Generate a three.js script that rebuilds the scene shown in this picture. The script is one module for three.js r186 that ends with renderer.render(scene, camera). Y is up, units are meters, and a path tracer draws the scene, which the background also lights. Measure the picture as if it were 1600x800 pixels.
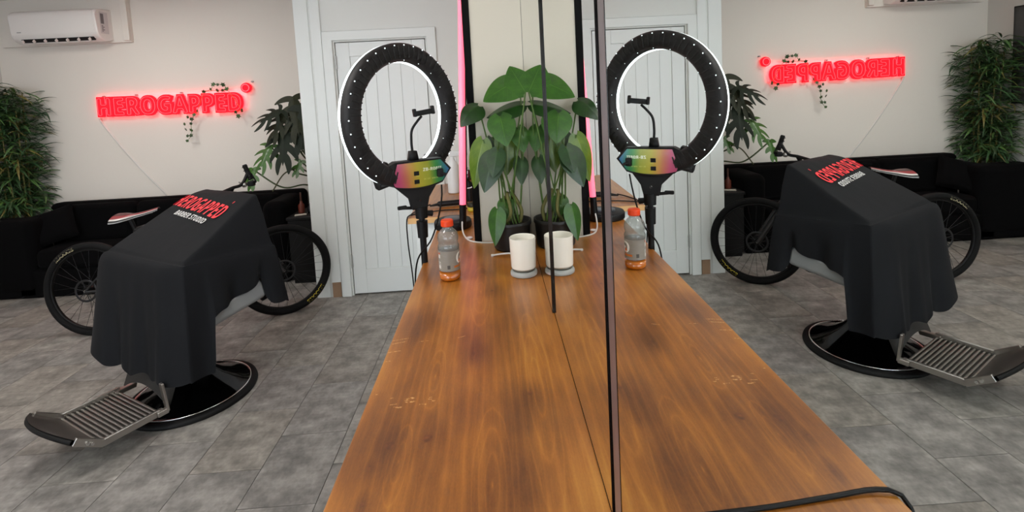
import * as THREE from 'three';
import { RoundedBoxGeometry } from 'three/addons/geometries/RoundedBoxGeometry.js';
import { mergeGeometries, mergeVertices } from 'three/addons/utils/BufferGeometryUtils.js';
import { FontLoader } from 'three/addons/loaders/FontLoader.js';
import { RectAreaLightUniformsLib } from 'three/addons/lights/RectAreaLightUniformsLib.js';

// ───────────────────────── camera, daylight, exposure ─────────────────────────
const scene = new THREE.Scene();
const camera = new THREE.PerspectiveCamera(2 * Math.atan(589 / 775.5) * 180 / Math.PI, 1600 / 1178, 0.02, 60);
camera.setViewOffset(1600, 1178, 0, 589 - 211, 1600, 800);
camera.position.set(-0.1629, 1.6, 0);
camera.rotation.set(-0.0846, -0.0371, -0.0512, 'YXZ');
scene.add(camera);
const renderer = new THREE.WebGLRenderer({ antialias: true });
renderer.toneMapping = THREE.LinearToneMapping;
renderer.toneMappingExposure = 1.0;
renderer.shadowMap.enabled = true;
RectAreaLightUniformsLib.init();
scene.background = new THREE.Color(0.86, 0.95, 1.05);      // overcast daylight outside the shop window
scene.backgroundIntensity = 5.6;
const CEIL = 2.72, PANEL_L = 16.5;
const ceilingPanels = [[-1.55, -1.55], [-3.55, -1.55], [-1.55, 0.75], [-3.55, 0.75], [-3.3, -3.6]];

// ───────────────────────── helpers ─────────────────────────
let seed = 7;
const rnd = () => { seed = (seed * 1664525 + 1013904223) >>> 0; return seed / 4294967296; };
const rr = (a, b) => a + (b - a) * rnd();
const V = (x, y, z) => new THREE.Vector3(x, y, z);
const RAD = Math.PI / 180;
const taken = new Map();
function numbered(name) { const n = taken.get(name) ?? 0; taken.set(name, n + 1); return n ? name + '_' + String(n).padStart(3, '0') : name; }
function shadow(o) { o.traverse((m) => { if (m.isMesh) { m.castShadow = true; m.receiveShadow = true; } }); return o; }
function thing(name, label, category, [x, y, z] = [0, 0, 0], turn = 0, group) {
  const o = new THREE.Group(); o.name = numbered(name); o.position.set(x, y, z); o.rotation.y = turn;
  o.userData = { label, category }; if (group) o.userData.group = group; scene.add(o); return o;
}
function single(name, geo, mat, label, category, group) {
  const m = part(name, geo, mat, scene); m.name = numbered(name); m.userData = { label, category }; if (group) m.userData.group = group; return m;
}
function part(name, geo, mat, parent, label) {
  const g = Array.isArray(geo) ? merge(geo) : geo;
  const m = new THREE.Mesh(g, mat); m.name = name; m.castShadow = m.receiveShadow = true;
  if (label) m.userData.label = label; parent.add(m); return m;
}
function sub(name, parent) { const g = new THREE.Group(); g.name = name; parent.add(g); return g; }
function merge(list) {
  return mergeGeometries(list.map((g) => {
    g = g.index ? g.toNonIndexed() : g;
    for (const k of Object.keys(g.attributes)) if (!['position', 'normal', 'uv'].includes(k)) g.deleteAttribute(k);
    if (!g.attributes.uv) g.setAttribute('uv', new THREE.BufferAttribute(new Float32Array(g.attributes.position.count * 2), 2));
    return g;
  }), false);
}
function struct(name, geo, mat, parent = scene) { const m = part(name, geo, mat, parent); if (parent === scene) m.userData.kind = 'structure'; return m; }
function bx(x0, x1, y0, y1, z0, z1, r = 0) {
  const w = x1 - x0, h = y1 - y0, d = z1 - z0;
  const g = r ? new RoundedBoxGeometry(w, h, d, 2, Math.min(r, w / 2.01, h / 2.01, d / 2.01)) : new THREE.BoxGeometry(w, h, d);
  return g.translate((x0 + x1) / 2, (y0 + y1) / 2, (z0 + z1) / 2);
}
function metreUV(g, sx = 1, sy = 1) {       // box-projected uv in metres
  const p = g.attributes.position, n = g.attributes.normal, uv = new Float32Array(p.count * 2);
  for (let i = 0; i < p.count; i++) {
    const ax = Math.abs(n.getX(i)), ay = Math.abs(n.getY(i)), az = Math.abs(n.getZ(i));
    const [u, v] = ay >= ax && ay >= az ? [p.getX(i), p.getZ(i)] : ax >= az ? [p.getZ(i), p.getY(i)] : [p.getX(i), p.getY(i)];
    uv[2 * i] = u * sx; uv[2 * i + 1] = v * sy;
  }
  g.setAttribute('uv', new THREE.BufferAttribute(uv, 2)); return g;
}
function rod(a, b, r, r2 = r, seg = 12) {
  const d = b.clone().sub(a), g = new THREE.CylinderGeometry(r2, r, d.length(), seg);
  g.applyQuaternion(new THREE.Quaternion().setFromUnitVectors(V(0, 1, 0), d.clone().normalize()));
  return g.translate((a.x + b.x) / 2, (a.y + b.y) / 2, (a.z + b.z) / 2);
}
function tube(pts, r, seg = 40, rs = 8) { return new THREE.TubeGeometry(new THREE.CatmullRomCurve3(pts.map((p) => (p.isVector3 ? p : V(...p))), false, 'centripetal'), seg, r, rs, false); }
function lathe(pts, seg = 40) { return new THREE.LatheGeometry(pts.map(([x, y]) => new THREE.Vector2(x, y)), seg); }
function surf(nu, nv, f) {                  // parametric patch, uv 0..1
  const pos = [], uv = [], idx = [];
  for (let j = 0; j <= nv; j++) for (let i = 0; i <= nu; i++) { const p = f(i / nu, j / nv); pos.push(p.x, p.y, p.z); uv.push(i / nu, j / nv); }
  for (let j = 0; j < nv; j++) for (let i = 0; i < nu; i++) { const a = j * (nu + 1) + i, b = a + 1, c = a + nu + 1, d = c + 1; idx.push(a, b, d, a, d, c); }
  const g = new THREE.BufferGeometry(); g.setAttribute('position', new THREE.Float32BufferAttribute(pos, 3)); g.setAttribute('uv', new THREE.Float32BufferAttribute(uv, 2));
  g.setIndex(idx); g.computeVertexNormals(); return g;
}
// value noise
const hash = (x, y) => { let h = (x * 374761393 + y * 668265263) | 0; h = Math.imul(h ^ (h >>> 13), 1274126177); return ((h ^ (h >>> 16)) >>> 0) / 4294967296; };
const sm = (t) => t * t * (3 - 2 * t);
function vn(x, y) { const i = Math.floor(x), j = Math.floor(y), u = sm(x - i), v = sm(y - j); return (hash(i, j) * (1 - u) + hash(i + 1, j) * u) * (1 - v) + (hash(i, j + 1) * (1 - u) + hash(i + 1, j + 1) * u) * v; }
function fbm(x, y, o = 4) { let s = 0, a = 0.5, t = 0; for (let k = 0; k < o; k++) { s += a * vn(x, y); t += a; a *= 0.5; x = x * 2.03 + 17.1; y = y * 2.03 + 5.7; } return s / t; }
const clamp = (x, a = 0, b = 1) => Math.min(b, Math.max(a, x));
const sstep = (a, b, x) => sm(clamp((x - a) / (b - a)));
function dataTex(w, h, f, srgb = true) {
  const d = new Uint8Array(w * h * 4);
  for (let j = 0; j < h; j++) for (let i = 0; i < w; i++) { const c = f((i + 0.5) / w, (j + 0.5) / h), k = (j * w + i) * 4; d[k] = clamp(c[0], 0, 255); d[k + 1] = clamp(c[1], 0, 255); d[k + 2] = clamp(c[2], 0, 255); d[k + 3] = 255; }
  const t = new THREE.DataTexture(d, w, h); t.wrapS = t.wrapT = THREE.RepeatWrapping; t.magFilter = THREE.LinearFilter; t.minFilter = THREE.LinearMipmapLinearFilter;
  if (srgb) t.colorSpace = THREE.SRGBColorSpace; t.needsUpdate = true; return t;
}
function canvasTex(w, h, draw) { const c = document.createElement('canvas'); c.width = w; c.height = h; draw(c.getContext('2d'), w, h); const t = new THREE.CanvasTexture(c); t.colorSpace = THREE.SRGBColorSpace; return t; }
const S = (color, roughness = 0.6, metalness = 0, extra = {}) => new THREE.MeshStandardMaterial({ color, roughness, metalness, ...extra });
const P = (o) => new THREE.MeshPhysicalMaterial(o);
const font = await new FontLoader().loadAsync('fonts/droid/droid_sans_bold.typeface.json');
function textShapes(s, size) { return font.generateShapes(s, size); }
const capBox = new THREE.Box3().setFromBufferAttribute(new THREE.ShapeGeometry(font.generateShapes('H', 1)).attributes.position), CAP = capBox.max.y;
function textWidth(s, size) { let x = 0; for (const ch of s) x += (font.data.glyphs[ch]?.ha ?? 0) * size / font.data.resolution; return x; }

// ───────────────────────── materials ─────────────────────────
const plasterBump = dataTex(256, 256, (u, v) => { const n = 120 + 90 * (fbm(u * 40, v * 40, 4) - 0.5) + 60 * (fbm(u * 9, v * 9, 2) - 0.5); return [n, n, n]; }, false);
plasterBump.repeat.set(1.3, 1.3);
const M = {
  wall: S('#e3dcd3', 0.85, 0, { bumpMap: plasterBump, bumpScale: 0.0012 }),
  wallWhite: S('#e2e4e0', 0.6, 0, { bumpMap: plasterBump, bumpScale: 0.0006 }),
  cream: S('#ddd6c6', 0.75, 0, { bumpMap: plasterBump, bumpScale: 0.0008 }),
  greyWall: S('#c9c7c2', 0.85),
  ceiling: S('#e6e4df', 0.9),
  gloss: S('#e4e8e6', 0.35),
  white: S('#e8e8e6', 0.45),
  acWhite: S('#e6e2de', 0.28),
  black: P({ color: '#09090a', roughness: 0.5, specularIntensity: 0.5 }),
  blackPlastic: P({ color: '#0e0e10', roughness: 0.5, specularIntensity: 0.6 }),
  blackGloss: P({ color: '#060607', roughness: 0.08, clearcoat: 1, clearcoatRoughness: 0.03 }),
  rubber: P({ color: '#0a0a0b', roughness: 0.65, specularIntensity: 0.5 }),
  tyre: P({ color: '#0b0b0c', roughness: 0.75, specularIntensity: 0.4 }),
  chrome: S('#c8c8c8', 0.16, 1),
  darkChrome: S('#6c6c70', 0.1, 1),
  steel: S('#b4b0ac', 0.3, 1),
  spoke: S('#2a2a2c', 0.35, 0.8),
  grey: S('#8b8d8e', 0.42),
  velvet: P({ color: '#030304', roughness: 1, specularIntensity: 0.25, sheen: 0.12, sheenRoughness: 0.5, sheenColor: new THREE.Color('#16161c') }),
  mirror: S(new THREE.Color().setRGB(0.84, 0.87, 0.85), 0.0, 1),
  soil: S('#1d1610', 0.95),
  cableWhite: S('#d9d7d2', 0.5),
  stem: S('#4d6a26', 0.55),
  clearGlass: P({ color: '#ffffff', roughness: 0.02, transmission: 1, thickness: 0.01, ior: 1.48 }),
};

// ───────────────────────── room shell ─────────────────────────
const XL = -4.88, ZB = -5.03, ZD = -4.03, ZF = 3.0, XD = -1.68;     // left wall, sign wall, door wall, shop front, edge of the door wall
struct('wall_back', metreUV(bx(XL - 0.12, XD + 0.02, -0.02, CEIL + 0.1, ZB - 0.12, ZB)), M.wall);
struct('wall_left', metreUV(bx(XL - 0.12, XL, -0.02, CEIL + 0.1, ZB, ZF + 0.1)), M.greyWall);
struct('wall_right', metreUV(bx(0.012, 0.14, -0.02, CEIL + 0.1, ZD - 0.1, ZF + 0.1)), M.cream);
struct('ceiling', bx(XL - 0.12, 0.14, CEIL, CEIL + 0.1, ZB - 0.12, ZF + 0.1), M.ceiling);
{ // door wall: pieces round the doorway, with its return back to the sign wall
  const D0 = -1.383, D1 = -0.667, DT = 2.07;
  struct('wall_door', [
    bx(XD, D0, -0.02, CEIL, ZD - 0.12, ZD), bx(D1, 0.012, -0.02, CEIL, ZD - 0.12, ZD), bx(D0, D1, DT, CEIL, ZD - 0.12, ZD),
    bx(XD, XD + 0.1, -0.02, CEIL, ZB, ZD - 0.12), bx(D0 - 0.05, D1 + 0.05, -0.02, DT + 0.1, ZD - 0.2, ZD - 0.121),
  ].map((g) => metreUV(g)), M.wallWhite);
  // boxed-in pipe at the corner and its bead
  struct('trim_1', [bx(-1.555, -1.475, 0.125, CEIL, ZD, ZD + 0.018, 0.006), bx(XD, -1.57, 0.0, CEIL, ZD, ZD + 0.008, 0.003)], M.gloss);
  struct('trim_2', [bx(-1.55, -1.482, 0.0, 0.13, ZD, ZD + 0.012)], S('#a5866c', 0.95, 0, { bumpMap: plasterBump, bumpScale: 0.01 }));
  struct('trim_3', [bx(-1.472, -1.395, 0, 2.155, ZD, ZD + 0.024, 0.006), bx(-0.655, -0.58, 0, 2.155, ZD, ZD + 0.024, 0.006), bx(-1.472, -0.58, 2.08, 2.155, ZD, ZD + 0.0245, 0.006)], M.gloss);
  const door = new THREE.Group(); door.name = 'door_1'; door.userData = { kind: 'structure', label: 'white boarded cottage door behind the ring light', category: 'door' }; scene.add(door);
  const zf = ZD - 0.004, zb = ZD - 0.04, a = D0 + 0.006, b = D1 - 0.006;
  part('stile', bx(a, a + 0.105, 0.012, DT - 0.006, zb, zf, 0.003), M.gloss, door);
  part('stile', bx(b - 0.105, b, 0.012, DT - 0.006, zb, zf, 0.003), M.gloss, door);
  part('rail', bx(a + 0.105, b - 0.105, DT - 0.116, DT - 0.006, zb, zf - 0.0004, 0.003), M.gloss, door);
  part('rail', bx(a + 0.105, b - 0.105, 0.012, 0.215, zb, zf - 0.0004, 0.003), M.gloss, door);
  const w = (b - a - 0.21) / 5;
  for (let i = 0; i < 5; i++) part('board', bx(a + 0.105 + i * w + 0.0005, a + 0.105 + (i + 1) * w - 0.0005, 0.215, DT - 0.116, zb + 0.006, zf - 0.009, 0.003), M.gloss, door);
  for (const y of [0.24, 1.86]) { const h = part('hinge', [bx(D0 - 0.004, D0 + 0.012, y, y + 0.1, zf, zf + 0.008, 0.003), rod(V(D0 + 0.003, y - 0.006, zf + 0.008), V(D0 + 0.003, y + 0.106, zf + 0.008), 0.006)], S('#b9bab8', 0.4, 0.6), door); }
  part('latch', [rod(V(b - 0.05, 1.13, zf - 0.002), V(b - 0.05, 1.13, zf + 0.012), 0.014), bx(b - 0.056, b - 0.044, 1.09, 1.12, zf - 0.002, zf + 0.006, 0.002)], S('#2a2a2a', 0.4, 0.7), door);
}
{ // shop front behind the camera: wall with a wide glazed opening
  struct('wall_front', [bx(XL - 0.12, -4.5, -0.02, CEIL, ZF, ZF + 0.12), bx(-0.7, 0.14, -0.02, CEIL, ZF, ZF + 0.12), bx(-4.5, -0.7, -0.02, 0.35, ZF, ZF + 0.12), bx(-4.5, -0.7, 2.45, CEIL, ZF, ZF + 0.12)].map((g) => metreUV(g)), M.wall);
  const win = new THREE.Group(); win.name = 'window_1'; win.userData = { kind: 'structure' }; scene.add(win);
  part('frame', [bx(-4.5, -0.7, 0.35, 0.41, ZF + 0.03, ZF + 0.09), bx(-4.5, -0.7, 2.39, 2.45, ZF + 0.03, ZF + 0.09), bx(-4.5, -4.44, 0.41, 2.39, ZF + 0.03, ZF + 0.09), bx(-0.76, -0.7, 0.41, 2.39, ZF + 0.03, ZF + 0.09), bx(-3.2, -3.14, 0.41, 2.39, ZF + 0.03, ZF + 0.09), bx(-1.98, -1.92, 0.41, 2.39, ZF + 0.03, ZF + 0.09)], M.black, win);
  for (const [x0, x1] of [[-4.44, -3.2], [-3.14, -1.98], [-1.92, -0.76]]) part('pane', bx(x0, x1, 0.41, 2.39, ZF + 0.057, ZF + 0.063), P({ color: '#ffffff', roughness: 0, transmission: 1, thickness: 0 }), win);
}
{ // floor: grey stone-look planks in running bond, each its own piece near by, over a dark joint bed
  const stone = (k) => dataTex(256, 384, (u, v) => {
    const n = fbm(u * 5 + k * 9, v * 7 + k * 3, 5), f = fbm(u * 26 + k, v * 26, 3), s = fbm(u * 3 + k * 5, v * 30 + k, 3);
    const t = 137 + 78 * (n - 0.5) + 30 * (f - 0.5) + 22 * (s - 0.5); return [t * 1.0, t * 0.972, t * 0.935];
  });
  const mats = [];
  for (let k = 0; k < 4; k++) { const map = stone(k); for (const c of ['#ffffff', '#f0f0f2', '#f6f3f0']) mats.push(S(c, 0.5, 0, { map })); }
  const tw = 0.315, tl = 0.43, x0 = -0.955, za = -1.895, gap = 0.0028;
  const floor = struct('floor', bx(XL - 0.12, 0.14, -0.06, -0.004, ZB - 0.12, ZF + 0.12), S('#4c4b48', 0.85));
  const geos = [0, 1, 2].map((k) => { const g = new THREE.BoxGeometry(tw - gap, 0.006, tl - gap); const uv = g.attributes.uv; for (let i = 0; i < uv.count; i++) uv.setXY(i, k === 1 ? 1 - uv.getX(i) : uv.getX(i), k === 2 ? 1 - uv.getY(i) : uv.getY(i)); return g; });
  const spots = [];
  for (let i = -4; i < 13; i++) for (let j = -12; j < 9; j++) {
    const cx = x0 - (i + 0.5) * tw, cz = za + ((i % 2 ? 0.5 : 0) + j + 0.5) * tl - 0.008 * 0;
    if (cx > 0.1 || cx < XL - 0.1 || cz < ZB - 0.1 || cz > ZF) continue;
    spots.push([cx, cz, Math.hypot(cx + 0.16, cz)]);
  }
  spots.sort((p, q) => p[2] - q[2]);
  const near = spots.filter((s) => s[1] < -0.9).slice(0, 300), nearSet = new Set(near), rest = spots.filter((s) => !nearSet.has(s));
  near.forEach(([cx, cz], k) => { const m = part(k ? 'tile_' + String(k).padStart(3, '0') : 'tile', geos[k % 3], mats[Math.floor(hash(k, 91) * mats.length)], floor); m.position.set(cx, -0.003, cz); });
  const r = part('far_tiles', rest.map(([cx, cz]) => geos[0].clone().translate(cx, -0.003, cz)), mats[0], floor); r.userData.kind = 'stuff';
}
{ // skirting along the sign wall
  struct('baseboard_back', bx(XL, XD, 0, 0.1, ZB, ZB + 0.016, 0.004), M.gloss);
}

// ───────────────────────── ceiling panels (the room's own lamps) ─────────────────────────
ceilingPanels.forEach(([x, z], i) => {
  const t = thing('ceiling_panel', ['flat square ceiling light above the worktop mirror', 'flat square ceiling light over the room middle', 'flat square ceiling light behind the camera by the mirror wall', 'flat square ceiling light behind the camera by the left wall', 'flat square ceiling light in front of the sofa wall'][i], 'ceiling light', [x, CEIL, z], 0, 'ceiling lights');
  part('frame', [bx(-0.31, 0.31, -0.025, -0.001, -0.31, -0.295), bx(-0.31, 0.31, -0.025, -0.001, 0.295, 0.31), bx(-0.31, -0.295, -0.025, -0.001, -0.295, 0.295), bx(0.295, 0.31, -0.025, -0.001, -0.295, 0.295)], M.white, t);
  part('diffuser', bx(-0.295, 0.295, -0.015, -0.004, -0.295, 0.295), S('#ffffff', 0.5, 0, { emissive: '#fffaf2', emissiveIntensity: 1.2 }), t);
  const l = new THREE.RectAreaLight(new THREE.Color(1, 0.965, 0.92), PANEL_L, 0.59, 0.59); l.position.set(0, -0.03, 0); l.rotation.x = -Math.PI / 2; t.add(l);
});

// ───────────────────────── worktop, mirrors, partition ─────────────────────────
const HC = 0.889, CW = 0.497;
const knots = [], loops = [[-0.345, -1.22, 0.035, 0.2, 3], [-0.385, -0.93, 0.03, 0.16, 3], [-0.09, -1.15, 0.05, 0.5, 4], [-0.24, -1.75, 0.05, 0.35, 4], [-0.2, -0.85, 0.05, 0.3, 4]];
function woodTex(w, h, lx, lz, ox, oz, marks) {       // grain runs along v; sizes in metres
  return dataTex(w, h, (u, v) => {
    const x = u * lx + ox, z = v * lz + oz;
    // distort the grain round the knots
    let gx = x + 0.02 * (fbm(x * 6 + 3, z * 1.1, 3) - 0.5) + 0.006 * (fbm(x * 30, z * 4, 2) - 0.5), knot = 0, halo = 0;
    for (const [kx, kz, kr] of knots) {
      const dx = x - kx, dz = (z - kz) * 0.42, d = Math.hypot(dx, dz);
      gx += 0.9 * kr * Math.exp(-((dz / kr) ** 2) * 0.25) * Math.sign(dx) * Math.exp(-Math.abs(dx) / (kr * 1.6)) * -0.6;
      const dk = Math.hypot(dx, (z - kz) * 0.75); knot = Math.max(knot, 1 - sstep(kr * 0.35, kr * 0.62, dk)); halo = Math.max(halo, Math.exp(-((d / (kr * 2.2)) ** 2)));
    }
    const ring = Math.abs(((gx * 34 + 1.6 * fbm(gx * 9, z * 0.9, 2)) % 1 + 1) % 1 - 0.5) * 2;            // broad cathedral bands
    const fine = fbm(gx * 150, z * 5, 3), pore = fbm(gx * 480, z * 26, 2), tone = fbm(x * 5 + 11, z * 1.5 + 4, 4), blot = fbm(x * 9 + 31, z * 4 + 2, 4);
    let t = 0.52 + 0.8 * (tone - 0.5) + 0.72 * (blot - 0.5) + 0.17 * (fine - 0.5) + 0.12 * (pore - 0.5) + 0.14 * (ring ** 3 - 0.2);
    t -= 0.25 * halo;
    for (const [cx, cz, a, b, n] of loops) { const e = Math.hypot((x - cx) / a, (z - cz) / b) + 0.12 * (fbm(x * 40, z * 9, 2) - 0.5); if (e < 1) { const q = Math.abs(((e * n) % 1) - 0.5) * 2; t += 0.15 * Math.pow(q, 5) * (1 - sstep(0.75, 1, e)) + 0.06 * (1 - e); } }
    t += 0.1 * (vn(x * 900, z * 260) - 0.5); t = clamp(t);
    const dark = [100, 54, 14], mid = [170, 104, 32], light = [214, 152, 62];
    const c = t < 0.5 ? dark.map((d, i) => d + (mid[i] - d) * (t * 2)) : mid.map((d, i) => d + (light[i] - d) * (t * 2 - 1));
    if (knot > 0) { const kk = 0.5 + 0.5 * fbm(x * 160, z * 120, 2); for (let i = 0; i < 3; i++) c[i] += ([112, 60, 24][i] * kk * 1.3 - c[i]) * knot * 0.8; }
    for (const [mx, mz, ml, mw, ang] of marks) {      // pale scratches through the stain
      const ca = Math.cos(ang), sa = Math.sin(ang), px = (x - mx) * ca + (z - mz) * sa, pz = -(x - mx) * sa + (z - mz) * ca;
      if (Math.abs(px) < ml && Math.abs(pz) < mw) { const q = fbm(px * 420 + mx * 99, pz * 420 + mz * 77, 2) > 0.42 ? 0.8 : 0.12; for (let i = 0; i < 3; i++) c[i] += ([226, 176, 116][i] - c[i]) * q; }
    }
    return c;
  });
}
knots.push([-0.412, -0.978, 0.02], [-0.335, -0.99, 0.019], [-0.44, -0.92, 0.008], [-0.43, -0.83, 0.007], [-0.25, -1.32, 0.016], [-0.11, -1.12, 0.012], [-0.43, -1.46, 0.014], [-0.2, -1.75, 0.014], [-0.38, -2.2, 0.02]);
const marks = [];
for (let k = 0; k < 16; k++) marks.push([-0.395 + rr(-0.045, 0.06), -1.12 + rr(-0.022, 0.022), rr(0.002, 0.008), rr(0.0012, 0.0024), rr(-0.35, 0.2)]);
marks.push([-0.47, -1.41, 0.022, 0.002, -0.25], [-0.468, -1.43, 0.026, 0.0016, -0.2], [-0.476, -1.36, 0.018, 0.002, -0.15], [-0.4, -1.41, 0.014, 0.0014, -0.1], [-0.485, -1.31, 0.008, 0.0016, -0.2], [-0.29, -1.42, 0.012, 0.0014, -0.4], [-0.44, -1.14, 0.004, 0.002, 0.2], [-0.48, -1.16, 0.003, 0.002, 0]);
const wood1 = woodTex(512, 2048, 0.52, 3.3, -0.51, -2.85, marks), wood2 = woodTex(512, 768, 0.74, 1.2, -0.72, -4.05, []);
wood1.wrapS = wood1.wrapT = wood2.wrapS = wood2.wrapT = THREE.ClampToEdgeWrapping;
function topUV(g, ox, oz, lx, lz) { const p = g.attributes.position, uv = g.attributes.uv; for (let i = 0; i < p.count; i++) uv.setXY(i, (p.getX(i) + (p.getY(i) - HC) * 0.4 - ox) / lx, (p.getZ(i) - oz) / lz); return g; }
const lacquer = (map) => P({ map, roughness: 0.42, clearcoat: 0.5, clearcoatRoughness: 0.3 });
{
  const t = thing('worktop', 'long stained pine worktop with knots and scratches below the mirrors', 'worktop', [0, 0, 0]);
  part('board', topUV(bx(-CW, 0.006, HC - 0.04, HC, -2.84, 0.42, 0.004), -0.51, -2.85, 0.52, 3.3), lacquer(wood1), t);
  for (const z of [-2.6, -1.2, 0.2]) part('support_panel', bx(-CW + 0.08, 0.006, 0, HC - 0.04, z - 0.012, z + 0.012, 0.002), M.gloss, t);
  const f = thing('end_worktop', 'wider pale-edged pine worktop beyond the partition against the door wall', 'worktop', [0, 0, 0]);
  part('board', topUV(bx(-0.7, 0.006, HC - 0.035, HC, ZD + 0.002, -2.92, 0.004), -0.72, -4.05, 0.74, 1.2), lacquer(wood2), f);
  part('edge_strip', bx(-0.7, 0.006, HC - 0.034, HC - 0.001, -2.9195, -2.916), S('#d6a970', 0.5), f, 'pale unstained front edge');
  part('cabinet', bx(-0.66, 0.006, 0, HC - 0.036, ZD + 0.002, -2.95, 0.003), M.gloss, f);
}
{ // mirrors: three tall panels on the wall; the nearest stands off the wall a little and is turned by half a degree
  const panel = (label, w, h, pos, turn, edge) => {
    const t = thing('wall_mirror', label, 'mirror', pos, turn, 'wall mirrors above the worktop');
    part('glass', bx(0.0006, 0.0046, 0, h, -w / 2, w / 2), M.mirror, t);
    const e = part('edge', [bx(0.0, 0.006, 0, h, w / 2, w / 2 + 0.0016), bx(0.0, 0.006, 0, h, -w / 2 - 0.0016, -w / 2), bx(0, 0.006, -0.0016, 0, -w / 2, w / 2), bx(0, 0.006, h, h + 0.0016, -w / 2, w / 2)], edge, t);
    return t;
  };
  const edge = S('#1a1614', 0.25, 0.3);
  panel('mirror panel furthest from the camera, beside the plant and partition', 0.824, 1.25, [-0.0055, HC + 0.003, (-2.358 - 1.534) / 2], 0, edge);
  panel('middle mirror panel showing the candle holder and red tube light', 0.768, 1.25, [0, HC + 0.003, (-1.531 - 0.763) / 2], 0, edge);
  const z0 = -0.668, z1 = 0.12, zc = (z0 + z1) / 2, D = 0.0084;
  panel('nearest mirror panel showing the covered barber chair and ring light', z1 - z0, 1.25, [-Math.tan(D) * (zc + 1.5), HC + 0.003, zc], -D, edge);
  struct('trim_4', [bx(-0.002, 0.012, HC + 0.001, 2.15, -0.732, -0.69, 0.003)], S('#7d7074', 0.3, 0.4));
  struct('trim_5', [bx(0.004, 0.012, HC + 0.001, 2.15, -0.758, -0.672)], S('#141213', 0.4));
}
{ // partition between the two stations
  struct('wall_partition', metreUV(bx(-0.247, 0.012, HC, CEIL, -2.43, -2.36)), M.cream);
  struct('trim_6', bx(-0.281, -0.247, HC, CEIL, -2.42, -2.355, 0.002), P({ color: '#050505', roughness: 0.7, specularIntensity: 0.3 }));
}

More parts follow.
